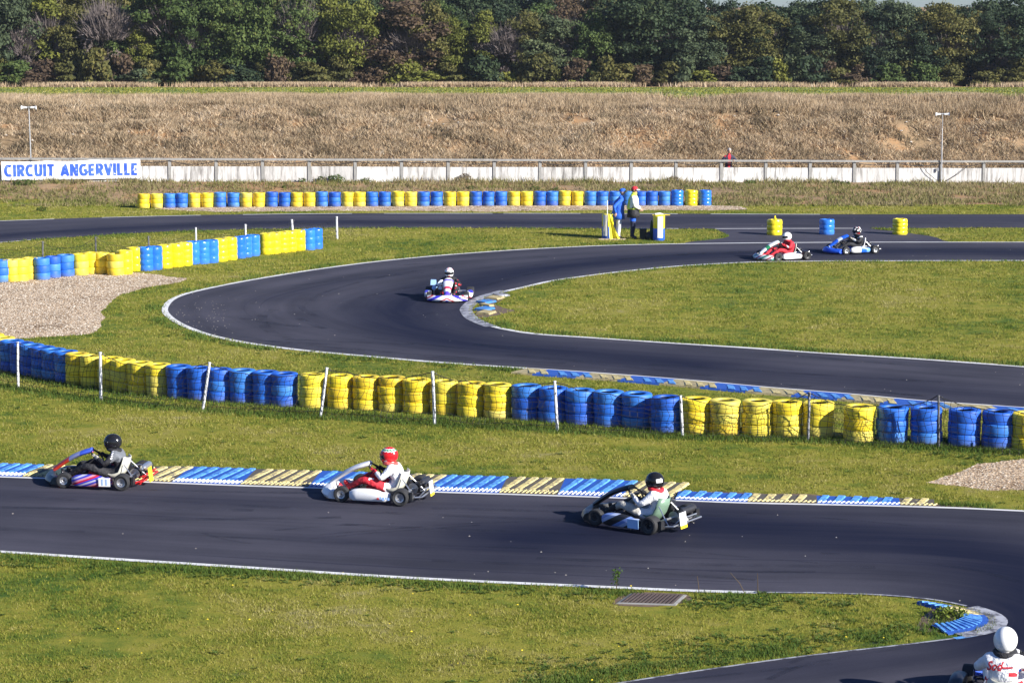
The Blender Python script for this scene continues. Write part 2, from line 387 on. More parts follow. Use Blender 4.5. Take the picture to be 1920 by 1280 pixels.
# ================================================================== THE GROUND
def fence_y(x): return 101.1 + (max(-60, min(60, x)) + 15.2) * .1955
def fence_z(x): return max(-.12, min(.8, .54 - (x + 15.2) * .0159))
def sstep(a, b, x):
    t = max(0, min(1, (x - a) / (b - a))); return t * t * (3 - 2 * t)
CREST_Y = 118.0
def ground_z(x, y):
    if y <= 95.2: return 0.0
    fy, fz = fence_y(x), fence_z(x)
    if y < fy + .6:
        b = sstep(95.2, fy - .4, y)
        return fz * b + .05 * math.sin(b * PI) * noise.noise(Vector((x * .5, y * .5, 3)))
    crest = 3.32 + .16 * noise.noise(Vector((x * .06, 1, 5))) + .07 * noise.noise(Vector((x * .35, 2, 5)))
    if y < CREST_Y:
        t = (y - fy - .6) / (CREST_Y - fy - .6); b = t + .16 * math.sin(t * PI)
        rough = math.sin(min(1, t * 1.3) * PI / 1) if t < .77 else .15
        return fz + (crest - fz) * min(b, 1.0 + 0 * b) + max(0, math.sin(t * PI)) * (.42 * noise.noise(Vector((x * .22, y * .4, 0))) + .26 * noise.noise(Vector((x * .8, y * .8, 8))))
    if y < 240:
        t = (y - CREST_Y) / (240 - CREST_Y); return crest + (-.36 - crest) * t
    return -.36
def axis_vals(parts):
    out = []
    for a, b, st in parts: out += list(np.arange(a, b, st))
    return out
ys = axis_vals([(-60, 90, 6), (90, 121, .45), (121, 245, 6), (245, 800, 60), (800, 4200, 500)])
xh = axis_vals([(0, 40, .6), (40, 120, 5), (120, 600, 60), (600, 3000, 400)]) + [3000]
xs = [-v for v in reversed(xh[1:])] + xh
nx, ny = len(xs), len(ys)
TV = np.array([(x, y, ground_z(x, y)) for y in ys for x in xs], np.float32)
idx = np.arange(nx * ny).reshape(ny, nx)
TF = np.stack([idx[:-1, :-1], idx[:-1, 1:], idx[1:, 1:], idx[1:, :-1]], -1).reshape(-1, 4)
me = np_mesh('ground', TV, TF, TERR, nside=4)
za = me.attributes.new('zone', 'FLOAT', 'POINT')
def zone(x, y):
    if y < 98: b = sstep(94.2, 97.5, y)
    elif y < 121: b = 1
    else: b = 1 + sstep(119, 124, y) if y < 233 else 1.0 + sstep(238, 232, y)
    if y < 101: b -= .35 * sstep(-12, -20, x) * (1 if y > 95 else 0)
    return b
za.data.foreach_set('value', np.array([zone(x, y) for y in ys for x in xs], np.float32))
me.shade_smooth()
tag(link('ground', me), kind='structure')

def smooth_pairs(pairs, step=.6, ext=None):
    A = [Vector(G2(*a)) for a, b in pairs]; B = [Vector(G2(*b)) for a, b in pairs]
    def cr(P):
        return [P[0] * 2 - P[1]] + P + [P[-1] * 2 - P[-2]]
    A2, B2 = cr(A), cr(B); oa, ob = [], []
    f = lambda a, b, c, d, t: .5 * ((2 * b) + (c - a) * t + (2 * a - 5 * b + 4 * c - d) * t * t + (3 * b - a - 3 * c + d) * t ** 3)
    for i in range(1, len(A2) - 2):
        L = max((A2[i + 1] - A2[i]).length, (B2[i + 1] - B2[i]).length); k = max(1, int(L / step))
        for j in range(k):
            t = j / k; oa.append(f(*A2[i - 1:i + 3], t)); ob.append(f(*B2[i - 1:i + 3], t))
    oa.append(A[-1]); ob.append(B[-1]); return oa, ob
ASPHALT_POLYS = []
def track(name, pairs, z, rubber, mat=ASPH, K=26):
    oa, ob = smooth_pairs(pairs); n = len(oa)
    ASPHALT_POLYS.append([tuple(p) for p in oa] + [tuple(p) for p in reversed(ob)])
    V = []; UV = []; d = 0
    for i in range(n):
        if i: d += ((oa[i] - oa[i - 1]).length + (ob[i] - ob[i - 1]).length) / 2
        for k in range(K + 1):
            p = oa[i].lerp(ob[i], k / K); V.append((p.x, p.y, z)); UV.append((k / K, d))
    idx = np.arange(n * (K + 1)).reshape(n, K + 1)
    F = np.stack([idx[:-1, :-1], idx[:-1, 1:], idx[1:, 1:], idx[1:, :-1]], -1).reshape(-1, 4)
    V = np.array(V, np.float32); a, b, c = V[F[0][0]], V[F[0][1]], V[F[0][2]]
    if np.cross(b - a, c - a)[2] < 0: F = F[:, ::-1]
    me = np_mesh(name, V, F, mat, nside=4)
    uvl = me.uv_layers.new(name='UVMap'); uvl.data.foreach_set('uv', np.array(UV, np.float32)[F.ravel()].ravel())
    P = V[:, :2].astype(float); rb = np.zeros(len(P))
    for pts, wd, amp in rubber:
        L = resample(smooth_line([G2(*p) for p in pts]), 60)
        rb = np.maximum(rb, amp * np.exp(-(seg_dist(P, L) / wd) ** 2))
    at = me.attributes.new('rubber', 'FLOAT', 'POINT'); at.data.foreach_set('value', rb.astype(np.float32))
    tag(link(name, me), kind='structure')
    return oa, ob
A_PAIRS = [((-220, 883), (-220, 1018)), ((-80, 890), (-80, 1030)), ((160, 898), (160, 1046)), ((300, 903.5), (300, 1055)), ((475, 910), (475, 1066)),
           ((640, 915), (640, 1077)), ((809, 921), (809, 1087)), ((1020, 927.5), (1000, 1096)), ((1127, 931), (1180, 1104)), ((1250, 936), (1300, 1109)),
           ((1396, 941.5), (1420, 1112)), ((1560, 945), (1520, 1112.5)), ((1690, 948), (1620, 1115)), ((1790, 951), (1700, 1120)), ((1860, 954), (1760, 1127)),
           ((1960, 959), (1810, 1137)), ((2060, 967), (1845, 1147)), ((2180, 985), (1864, 1158)), ((2300, 1020), (1870, 1167)), ((2380, 1080), (1864, 1177)),
           ((2400, 1180), (1845, 1186)), ((2360, 1320), (1810, 1193)), ((2200, 1460), (1700, 1207)), ((2000, 1560), (1500, 1230)), ((1800, 1640), (1320, 1255)), ((1500, 1700), (1120, 1286)), ((1200, 1760), (960, 1315))]
TA = track('near_track', A_PAIRS, .006, [
    ([(1000, 1010), (1250, 985), (1500, 1000), (1750, 1020), (1900, 1060), (1960, 1120), (1900, 1190)], 1.6, 1.1),
    ([(600, 1010), (1000, 1010)], .7, .35), ([(1150, 1265), (1400, 1262), (1700, 1235)], .6, .5), ([(-50, 925), (600, 945), (1100, 955)], .6, .35)])
B_PAIRS = [((2250, 792), (2250, 716)), ((2050, 776), (2050, 699)), ((1920, 765), (1920, 688)), ((1740, 753), (1800, 679)), ((1600, 740), (1700, 672)), ((1440, 727), (1550, 663)), ((1320, 716), (1400, 652.5)),
           ((1200, 706), (1250, 643)), ((1050, 695), (1100, 633)), ((920, 686.5), (1010, 627)), ((800, 678), (960, 620)), ((680, 667.5), (925, 612.5)), ((575, 658), (903, 604)),
           ((480, 646), (890, 597.5)), ((420, 635), (883, 591)), ((375, 623), (879.5, 586)), ((335, 606), (878, 582)), ((315, 592), (878.3, 580)), ((309, 582), (879.5, 577.5)), ((313, 571), (881.5, 575)),
           ((328, 559), (884.5, 571.5)), ((362, 547.5), (889.5, 567.5)), ((440, 531), (899, 562)), ((520, 517), (912, 556.5)), ((600, 504.5), (928, 551.5)), ((700, 491.5), (950, 546)), ((800, 481.5), (982, 539)),
           ((900, 473.5), (1030, 528)), ((1000, 467), (1090, 519)), ((1130, 461), (1180, 508)), ((1250, 458), (1290, 498)), ((1380, 456.3), (1420, 491.5)), ((1500, 455.3), (1530, 490)), ((1640, 454.6), (1650, 489.5)), ((1920, 454.5), (1920, 489)), ((2150, 454.5), (2150, 490))]
TB = track('hairpin_track', B_PAIRS, .006, [
    ([(2050, 474), (1700, 472), (1300, 480), (1050, 500), (900, 528), (800, 552), (745, 590), (790, 625), (900, 648), (1100, 665), (1300, 685)], 1.5, 1.0),
    ([(880, 560), (868, 585), (900, 615)], .9, .8), ([(1150, 672), (1500, 705), (1900, 745), (2050, 755)], 1.3, .55), ([(520, 560), (640, 530), (800, 510)], .8, .3)])
C_PAIRS = [((-200, 419), (-200, 470)), ((0, 414), (0, 455)), ((60, 412), (60, 450)), ((150, 409), (150, 444)), ((260, 406), (260, 437)), ((400, 403), (400, 431.5)), ((600, 400.5), (600, 428.3)), ((800, 400), (800, 427.5)),
           ((1000, 400), (1000, 428)), ((1150, 400.3), (1150, 428.8)), ((1300, 401), (1300, 429.3)), ((1600, 402), (1600, 428.3)), ((1920, 402), (1920, 427)), ((2150, 402), (2150, 427))]
TC = track('far_track', C_PAIRS, .006, [([(-100, 450), (0, 443), (150, 433), (350, 423), (600, 417), (900, 418), (1200, 420)], 1.1, .9), ([(1250, 412), (1600, 412), (2000, 412)], 1.6, .5)])

def sheet(name, poly, z, mat, kind='structure', zf=None):
    """a flat patch with its own ragged outline"""
    from mathutils.geometry import tessellate_polygon
    pts = [Vector((p[0], p[1], 0)) for p in poly]
    fs = [f if (pts[f[1]] - pts[f[0]]).cross(pts[f[2]] - pts[f[0]]).z > 0 else (f[0], f[2], f[1]) for f in tessellate_polygon([pts])]
    me = bpy.data.meshes.new(name); me.from_pydata([(p.x, p.y, z) for p in pts], [], fs); me.materials.append(mat)
    uv = me.uv_layers.new(name='UVMap')
    for l in me.loops: uv.data[l.index].uv = (pts[l.vertex_index].y * .12, pts[l.vertex_index].x)
    me.attributes.new('rubber', 'FLOAT', 'POINT'); return tag(link(name, me), kind=kind)
def ragged(poly, amp, step=.35):
    L = smooth_line([Vector(p) for p in poly] + [Vector(poly[0])], step)[:-1]
    return [(p.x + amp * noise.noise(Vector((p.x * 1.3, p.y * 1.3, 7))) + amp * .6 * noise.noise(Vector((p.x * 4, p.y * 4, 1))),
             p.y + amp * 2 * noise.noise(Vector((p.x * 1.3, p.y * 1.3, 17))) + amp * noise.noise(Vector((p.x * 4, p.y * 4, 11)))) for p in L]
RUN = ragged([G2(*p) for p in [(1335, 426), (1480, 425), (1600, 426), (1650, 431), (1673, 433), (1704, 437), (1740, 442), (1757, 446), (1768, 451), (1772, 458), (1500, 460), (1300, 460), (1286, 455), (1330, 449.5), (1356, 446.5), (1366, 443), (1360, 438), (1342, 431)]], .06)
ASPHALT_POLYS.append(RUN); sheet('runoff_asphalt', RUN, .003, ASPH2)
GL = ragged([G2(*p) for p in [(-160, 530), (0, 522), (60, 520), (120, 517), (180, 513), (250, 511), (300, 516), (350, 522), (335, 530), (290, 537), (240, 548), (213, 560), (198, 575), (190, 590), (194, 603), (186, 616), (165, 626), (120, 630), (60, 634), (-160, 642)]], .16)
GRt = ragged([G2(*p) for p in [(1740, 903), (1775, 892), (1805, 883), (1840, 872), (1870, 865), (1910, 862), (2150, 856), (2150, 930), (1920, 921), (1860, 918), (1805, 909)]], .1)
GF = ragged([G2(*p) for p in [(290, 391), (345, 389), (700, 386), (1000, 385), (1340, 385.5), (1400, 392), (1350, 394.5), (1100, 394.5), (900, 397), (700, 395.5), (450, 397), (340, 395)]], .16)
GRAVEL_POLYS = [GL, GRt, GF]
for nm, g in (('gravel_trap', GL), ('gravel_trap', GRt), ('gravel_strip', GF)): sheet(nm, g, .004, GRAV)
EARTH = [ragged([G2(*p) for p in q], .1) for q in (
    [(1250, 921), (1400, 925), (1560, 930), (1700, 938), (1800, 946), (1830, 951), (1790, 953), (1690, 950), (1400, 943), (1250, 938)],
    [(1755, 1133), (1800, 1140), (1820, 1152), (1805, 1172), (1760, 1183), (1720, 1182), (1735, 1160)],
    [(905, 560), (930, 556), (950, 560), (925, 572), (960, 580), (955, 586), (905, 596), (893, 588)],
    [(-80, 868), (160, 878), (475, 883), (800, 894), (1262, 920), (1262, 925), (800, 900), (475, 889), (-80, 876)], [(1170, 1111), (1275, 1114), (1290, 1122), (1268, 1134), (1165, 1134), (1155, 1126)],
    [(470, 1180), (560, 1175), (600, 1182), (540, 1192), (480, 1190)], [(-40, 890), (475, 898), (475, 905), (-40, 892)])]
for q in EARTH[:5]: sheet('bare_earth_patch', q, .003, SOIL)

# painted edge lines
def line(name, px, width, mat=WLINE, z=.011, off=0.0, broken=None):
    L = smooth_line([G2(*p) for p in px], .4); V = []; F = []
    for i, p in enumerate(L):
        t = (L[min(i + 1, len(L) - 1)] - L[max(i - 1, 0)]).normalized(); nrm = Vector((-t.y, t.x))
        wv = width * (1 + .12 * noise.noise(Vector((p.x * .8, p.y * .8, 3))))
        V += [(*(p + nrm * (off - wv / 2)), z), (*(p + nrm * (off + wv / 2)), z)]
    for i in range(len(L) - 1):
        if broken and noise.noise(Vector((i * .23, broken, 0))) > .12: continue
        F.append((2 * i, 2 * i + 2, 2 * i + 3, 2 * i + 1))
    me = bpy.data.meshes.new(name); me.from_pydata(V, [], F); me.materials.append(mat)
    if me.polygons and me.polygons[0].normal.z < 0: me.flip_normals()
    tag(link(name, me), kind='structure')
top = lambda P, k: [p[k] for p in P]
line('white_edge_line', top(A_PAIRS, 0)[:17], .10, off=-.07)
line('white_edge_line', top(A_PAIRS, 1)[:11], .13, off=.03)
line('pale_edge_line', top(A_PAIRS, 1)[20:], .045, mat=WAPEX, off=.03)
line('pale_edge_line', top(A_PAIRS, 1)[10:16], .05, mat=WAPEX, off=.03)
line('white_edge_line', top(B_PAIRS, 0), .17, off=0)
line('white_edge_line', top(B_PAIRS, 1), .17, off=0)
line('scrubbed_edge_band', top(B_PAIRS, 1)[11:26], .34, mat=WAPEX, z=.0135, off=.06)
line('scrubbed_edge_band', [(1795, 1190), (1832, 1184), (1856, 1176), (1864, 1166), (1860, 1158), (1846, 1150), (1815, 1140)], .36, mat=WAPEX, z=.0135)
line('white_edge_line', [(x, y + .6) for x, y in top(C_PAIRS, 0)[1:12]], .13, broken=2.0)
line('white_edge_line', [(1250, 429), (1340, 429.3), (1450, 429), (1600, 428.6)], .14, broken=5.0)
line('white_edge_line', [(-200, 470), (0, 455), (60, 450)], .1)

def m_skid():
    m, nt, b_ = newmat('rubber_marks', .6); b_.inputs['Base Color'].default_value = (.008, .009, .016, 1)
    n = noise_n(nt, 1.1, 4, .7, 'World'); n2 = noise_n(nt, 22, 2, .7, 'World'); r = ramp(nt, [(.40, (0, 0, 0)), (.66, (.34, .34, .34))]); nt.links.new(n.outputs[0], r.inputs[0])
    nt.links.new(mathn(nt, 'MULTIPLY', r.outputs[0], mathn(nt, 'ADD', n2.outputs[0], .35), True), b_.inputs['Alpha']); return m
SKID = m_skid()
def lane(pairs, k0, k1, u0, u1, n=1.0):
    return [(A_[0] + (B_[0] - A_[0]) * (u0 + (u1 - u0) * i / max(1, k1 - k0 - 1)), A_[1] + (B_[1] - A_[1]) * (u0 + (u1 - u0) * i / max(1, k1 - k0 - 1))) for i, (A_, B_) in enumerate(pairs[k0:k1])]
for q in range(16):
    k0 = random.randint(0, 12); u = random.uniform(.12, .8); line('rubber_mark', lane(A_PAIRS, k0, k0 + random.randint(3, 6), u, u + random.uniform(-.15, .15)), random.uniform(.07, .2), mat=SKID, z=.0085 + q * .00012)
for q in range(26):
    k0 = random.randint(2, 30); u = random.uniform(.1, .85); line('rubber_mark', lane(B_PAIRS, k0, k0 + random.randint(3, 7), u, u + random.uniform(-.25, .25)), random.uniform(.10, .32), mat=SKID, z=.0085 + q * .00012)
for q, pts in enumerate(([(600, 1003), (700, 995), (860, 983), (1010, 978)], [(515, 995), (640, 985), (740, 982)], [(560, 1013), (700, 1000), (900, 985)], [(1480, 1244), (1530, 1228), (1620, 1210), (1700, 1196)], [(1440, 1275), (1500, 1250), (1600, 1230), (1760, 1205)], [(1250, 1278), (1400, 1262), (1560, 1245)], [(380, 1000), (420, 1012), (470, 1020)])):
    line('rubber_mark', pts, .09, mat=SKID, z=.0125 + q * .0002)

# ------------------------------------------------------------------ kerbs
KERB_POLYS = []
def kerb(px, depth, sections, slant, height=.07, period=.225, name='kerb', side=1, teeth=True, dfun=None, start=0.0, frac=.6, ybase=None):
    """painted saw-tooth kerb: concrete blocks, each with its raised slanting ribs"""
    L = smooth_line([G2(*p) for p in px], .1); d = [0]
    for a, b in zip(L, L[1:]): d.append(d[-1] + (b - a).length)
    T = d[-1]; arr = np.array([tuple(p) for p in L])
    def at(s):
        s = max(0, min(T, s)); p = Vector((np.interp(s, d, arr[:, 0]), np.interp(s, d, arr[:, 1])))
        q = Vector((np.interp(min(T, s + .15), d, arr[:, 0]), np.interp(min(T, s + .15), d, arr[:, 1]))) - Vector((np.interp(max(0, s - .15), d, arr[:, 0]), np.interp(max(0, s - .15), d, arr[:, 1])))
        t = q.normalized(); return p, Vector((-t.y, t.x)) * side, t
    root = thing(name, None, None); tag(root, kind='structure')
    KERB_POLYS.append([tuple(at(s)[0]) for s in np.arange(0, T, .4)] + [tuple(at(s)[0] + at(s)[1] * (dfun(s) if dfun else depth)) for s in np.arange(T, 0, -.4)])
    s0 = start; k = 0
    while s0 < T - .05:
        col, ln = sections[k % len(sections)]; k += 1; s1 = min(T, s0 + ln)
        base = MB(); nn = max(2, int((s1 - s0) / .15)); V = []
        for i in range(nn + 1):
            s = s0 + (s1 - s0) * i / nn; p, nv, t = at(s); dp = dfun(s) if dfun else depth
            j = .02 * noise.noise(Vector((s * 3, 1, 1)))
            for u, z in ((-.0, .0), (.0, .014), (dp * .25, .022), (dp, height), (dp + .03 + j, -.01)): V.append((*(p + nv * u), z))
        F = [(i * 5 + q, i * 5 + q + 1, i * 5 + q + 6, i * 5 + q + 5) for i in range(nn) for q in range(4)]
        if side < 0: F = [f[::-1] for f in F]
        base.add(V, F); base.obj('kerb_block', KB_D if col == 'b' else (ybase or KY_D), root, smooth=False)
        s = s0 + period * .2
        while s < s1 - period * .35:
            rb = MB(); wv = period * frac * (1 + random.uniform(-.08, .08)); h = .021 * random.uniform(.8, 1.1); vs = []
            for u, sh in ((.24, 0), (.62, .55), (.97, 1.0)):
                p, nv, t = at(s); dp = dfun(s) if dfun else depth; z = .022 + (height - .022) * (u - .25) / .75
                q = p + nv * (dp * u) + t * (slant * sh)
                e0, e1 = (q - t * wv * .5, q + t * wv * .5)
                hh = h * (.35 + .65 * sh)
                hh = h * (.3 + .75 * sh); rg = e0.lerp(e1, .16)
                vs += [(*e0, z - .012), (*e1, z - .012), (*e0.lerp(e1, .84), z + hh * .9), (*rg, z + hh)]
            fs = []
            for i in (0, 4):
                for q in range(4): fs.append((i + q, i + (q + 1) % 4, i + 4 + (q + 1) % 4, i + 4 + q))
            fs += [(3, 2, 1, 0), (8, 9, 10, 11)]
            if side < 0: fs = [f[::-1] for f in fs]
            rb.add(vs, fs); rb.obj('rib', KB_L if col == 'b' else KY_L, root, smooth=False)
            s += period
        if teeth:
            tt = MB(); s = s0
            while s < s1 - .03:
                p, nv, t = at(s); a = p + nv * .03; b = p + nv * (depth * .22) + t * .06
                tt.add([(*a, .016), (*(a + t * .028), .016), (*(b + t * .028), .03), (*b, .03), (*(a + t * .014), .034), (*(b + t * .014), .046)],
                       [(0, 1, 4), (1, 2, 5, 4), (2, 3, 5), (3, 0, 4, 5)]); s += .075
            o = tt.obj('front_teeth', KWH if col == 'b' else KY_L, root, smooth=False); o['kind'] = 'stuff'
        s0 = s1
    return root
sec = [('b', 1.45), ('y', 1.15)]
kA1 = [(-200, 884), (-80, 890), (160, 898), (300, 903.5), (475, 910), (640, 915), (809, 921), (1020, 927.5), (1127, 931), (1262, 936.5)]
X0, X1 = G(-200, 884).x, G(1262, 936).x
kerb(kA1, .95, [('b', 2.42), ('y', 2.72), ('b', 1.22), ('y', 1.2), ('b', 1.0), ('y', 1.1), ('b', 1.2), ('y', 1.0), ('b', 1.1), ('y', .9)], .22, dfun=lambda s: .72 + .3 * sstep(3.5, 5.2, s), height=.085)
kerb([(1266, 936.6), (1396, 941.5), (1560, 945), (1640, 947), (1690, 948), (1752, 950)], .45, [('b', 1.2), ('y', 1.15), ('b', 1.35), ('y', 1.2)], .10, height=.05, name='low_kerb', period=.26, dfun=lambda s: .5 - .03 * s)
kerb([(990, 690.5), (1050, 695), (1200, 706), (1320, 716), (1440, 727), (1600, 740), (1740, 753), (1920, 765), (2050, 776)][::-1], .85, [('y', 1.0), ('b', 1.05)], -.35, height=.04, period=.30, name='hairpin_exit_kerb', teeth=False, frac=.7, ybase=KY_M)
kerb([(1778, 1190), (1805, 1186.5), (1832, 1180), (1850, 1171), (1854, 1162), (1842, 1152), (1800, 1139), (1730, 1127)], .5, [('b', 1.3), ('y', .6), ('b', 2.9)], .04, height=.04, period=.11, frac=.55, name='apex_kerb', teeth=False, ybase=KY_M, dfun=lambda s: .40 - .05 * s if s < 1.9 else max(.12, .3 - .3 * (s - 1.9)))
line('blue_edge_band', [(1790, 1197.5), (1826, 1192), (1853, 1184), (1868, 1173)], .09, mat=KB_L, z=.012)
# the small apex kerb of the hairpin: loose worn blocks in alternating colours
r_ = tag(thing('hairpin_apex_kerb', None, None), kind='structure')
for (a, b, w_, mt) in (((930, 556), (949, 554), .5, WAPEX), ((921, 562), (935, 558), .55, KY_M), ((901, 569), (922, 565.5), .5, KB_E), ((908, 574.5), (917, 573), .55, KY_M), ((899, 583), (918, 578.5), .5, KB_E), ((905, 590), (919, 585.5), .55, KY_M)):
    p, q = G(*a), G(*b); dv = (q - p); mb = MB()
    t = dv.normalized(); n_ = Vector((-t.y, t.x, 0)) * w_ * .36
    mb.add([p - n_, q - n_, q + n_, p + n_] + [(*(v.xy), .05) for v in (p - n_ * .8, q - n_ * .8)] + [(*(v.xy), .07) for v in (q + n_ * .8, p + n_ * .8)],
           [(0, 1, 5, 4), (1, 2, 6, 5), (2, 3, 7, 6), (3, 0, 4, 7), (4, 5, 6, 7)])
    mb.obj('kerb_block', mt, r_, smooth=False)

# ------------------------------------------------------------------ scattered grass
def in_any(P, polys):
    r = np.zeros(len(P), bool)
    for q in polys:
        q = np.asarray(q); lo, hi = q.min(0), q.max(0)
        m = (P[:, 0] > lo[0]) & (P[:, 0] < hi[0]) & (P[:, 1] > lo[1]) & (P[:, 1] < hi[1])
        if m.any(): r[m] |= inside(P[m], q)
    return r
DRAIN = [(G2(1163, 1131)), (G2(1262, 1134)), (G2(1281, 1117)), (G2(1187, 1114))]
def keep_off(P): return ~in_any(P, ASPHALT_POLYS + GRAVEL_POLYS + KERB_POLYS + [DRAIN])
def gz(P): return np.array([ground_z(x, y) if y > 95.2 else 0.0 for x, y in P])
def blades(name, P, h, wd, mat, lean=.5, kind='stuff', label=None, cat='grass', seg2=False):
    n = len(P); z = gz(P) - .004; a = RNG.uniform(0, PI * 2, n); la = RNG.uniform(0, PI * 2, n)
    h = h * RNG.uniform(.55, 1.25, n); wd = wd * RNG.uniform(.7, 1.3, n); ln = lean * h * RNG.uniform(.2, 1.4, n)
    dx, dy = np.cos(a) * wd / 2, np.sin(a) * wd / 2
    V = np.empty((n, 3, 3), np.float32)
    V[:, 0] = np.stack([P[:, 0] - dx, P[:, 1] - dy, z], 1); V[:, 1] = np.stack([P[:, 0] + dx, P[:, 1] + dy, z], 1)
    V[:, 2] = np.stack([P[:, 0] + np.cos(la) * ln, P[:, 1] + np.sin(la) * ln, z + h], 1)
    tint = np.repeat(RNG.beta(2, 2, n), 3)
    me = np_mesh(name, V.reshape(-1, 3), np.arange(n * 3).reshape(-1, 3), mat, tint)
    return tag(link(name, me), label, cat, kind=kind)
def sample_view(n, y0, y1, margin=1.03):
    """ground points, evenly dense as the eye sees them between two distances"""
    u = RNG.uniform(0, 1, n); y = y0 * (y1 / y0) ** u; half = y * 960 / FPX * margin + .4
    return np.stack([RNG.uniform(-1, 1, n) * half, y], 1)
P = sample_view(900000, 27.2, 95.5); P = P[keep_off(P)]; P = P[~(in_any(P, EARTH[:5]) & (RNG.uniform(0, 1, len(P)) < .8))]
# clumping: thin out by noise so that the sward is uneven
nz = np.array([noise.noise(Vector((x * .8, y * .8, 0))) + .6 * noise.noise(Vector((x * 4, y * 4, 0))) for x, y in P])
P = P[RNG.uniform(0, 1, len(P)) < .55 + .9 * nz]; k_ = P[:, 1] / 30
blades('lawn_grass', P, .038 * k_ ** .45, .013 * k_ ** .8, BL_GREEN, .8, label='short mown yellow green grass covering the lawns between the tracks')
def along(px, n, width, off=0, poly_ok=False, ispx=True):
    L = resample(smooth_line([G2(*p) for p in px] if ispx else px), 300); i = RNG.integers(0, 299, n); t = RNG.uniform(0, 1, n)[:, None]
    p = L[i] * (1 - t) + L[i + 1] * t; d = L[i + 1] - L[i]; d /= np.hypot(*d.T)[:, None] + 1e-9
    nn = np.stack([-d[:, 1], d[:, 0]], 1); return p + nn * (off + RNG.normal(0, 1, n) * width)[:, None]
edges = []
for px, n, wd_, off in ((top(A_PAIRS, 1)[:12], 14000, .12, -.26), (top(A_PAIRS, 1)[19:], 12000, .2, -.35), ([(0, 884), (475, 886), (800, 896), (1250, 921)], 5000, .1, .2),
                       (top(B_PAIRS, 0)[6:20], 9000, .15, .35), (top(B_PAIRS, 1)[:14], 11000, .2, -.35), ([(1760, 951), (1800, 953), (1960, 960)], 1500, .1, .25),
                       (top(B_PAIRS, 0)[20:31], 5000, .2, .35), (top(B_PAIRS, 1)[26:], 4000, .2, -.35), (top(C_PAIRS, 1)[1:11], 4000, .2, -.25),
                       ([(1600, 428), (1673, 433.5), (1757, 447), (1775, 453)], 900, .15, .2), ([(1330, 430), (1366, 442), (1330, 449), (1290, 454)], 900, .15, 0)):
    p = along(px, n, wd_, off); ok = keep_off(p)
    nz = np.array([noise.noise(Vector((x * 1.1, y * 1.1, 4))) for x, y in p]); edges.append(p[ok & (nz > RNG.uniform(-.3, .5, len(p)))])
P = np.concatenate(edges); k_ = P[:, 1] / 35
blades('verge_grass', P, .065 * k_ ** .4, .016 * k_ ** .7, BL_EDGE, .6, label='taller green grass and weeds along the edges of the asphalt')
p = along([(-40, 716), (60, 735), (188, 752), (400, 772), (640, 785), (813, 796), (1042, 808), (1277, 821), (1517, 827), (1760, 842), (1960, 850)], 12000, .16, 0)
p2 = along([(0, 705), (300, 745), (640, 775), (950, 792), (1250, 812), (1500, 822), (1920, 836)], 9000, .18, 0)
P = np.concatenate([p, p2]); blades('net_foot_grass', P, .085, .016, BL_EDGE, .6, label='rank uncut grass growing along the foot of the netted tyre wall')
# dry bank between far track and wall, berm, crest, field edge
def rect(n, y0, y1, xm=None):
    y = RNG.uniform(y0, y1, n); half = y * 960 / FPX * 1.12 + 1; return np.stack([RNG.uniform(-1, 1, n) * half, y], 1)
def thin(P, sc_, lo, hi, seed=0):
    nz = np.array([noise.noise(Vector((x * sc_, y * sc_, seed))) + .5 * noise.noise(Vector((x * sc_ * 3, y * sc_ * 3, seed + 1))) for x, y in P])
    return P[nz > RNG.uniform(lo, hi, len(P))]
P = rect(110000, 94.9, 108); fy = np.array([fence_y(x) for x in P[:, 0]]); P = P[(P[:, 1] < fy - .1) & keep_off(P)]
P = thin(P, .6, -.5, .35, 3); blades('bank_grass', P, .16, .04, BL_MIXED, .8, label='half dry rough grass on the low bank in front of the white wall')
P = rect(60000, 99, 108); fy = np.array([fence_y(x) for x in P[:, 0]]); P = P[(P[:, 1] < fy - .02) & (P[:, 1] > fy - 1.0)]
P = thin(P, .35, -.1, .35, 9); blades('wall_foot_grass', P, .3, .04, BL_MIXED, .6, label='tall straw coloured tufts growing against the foot of the white wall')
P = rect(420000, 102, 117); fy = np.array([fence_y(x) for x in P[:, 0]]); P = P[P[:, 1] > fy + .7]
P = thin(P, .45, -.6, .5, 5); blades('berm_grass', P, .23, .055, BL_DRY, 1.2, label='dry brown grass and scrub covering the earth berm behind the wall')
P = rect(230000, 114.9, 119.2); P = thin(P, .25, -.65, .25, 6); blades('crest_grass', P, .36, .045, BL_DRY, .5, label='tall pale dry grass along the crest of the berm')
P = rect(90000, 236, 240.5); P = thin(P, .12, -.4, .3, 2); blades('wood_edge_grass', P, .5, .09, BL_DRY, .4, label='pale dry grass along the foot of the wood')
P = rect(60000, 121, 233); P = thin(P, .3, -.4, .4, 8); blades('field_grass', P, .10, .12, BL_GREEN, .6, label='thin green crop on the field behind the berm')
P = rect(60000, 103, 117); fy = np.array([fence_y(x) for x in P[:, 0]]); P = P[P[:, 1] > fy + .8]; P = thin(P, .7, -.05, .45, 21)
blades('berm_scrub', P, .34, .04, BL_SCRUB, .8, label='dark brown scrubby stems in patches on the berm')
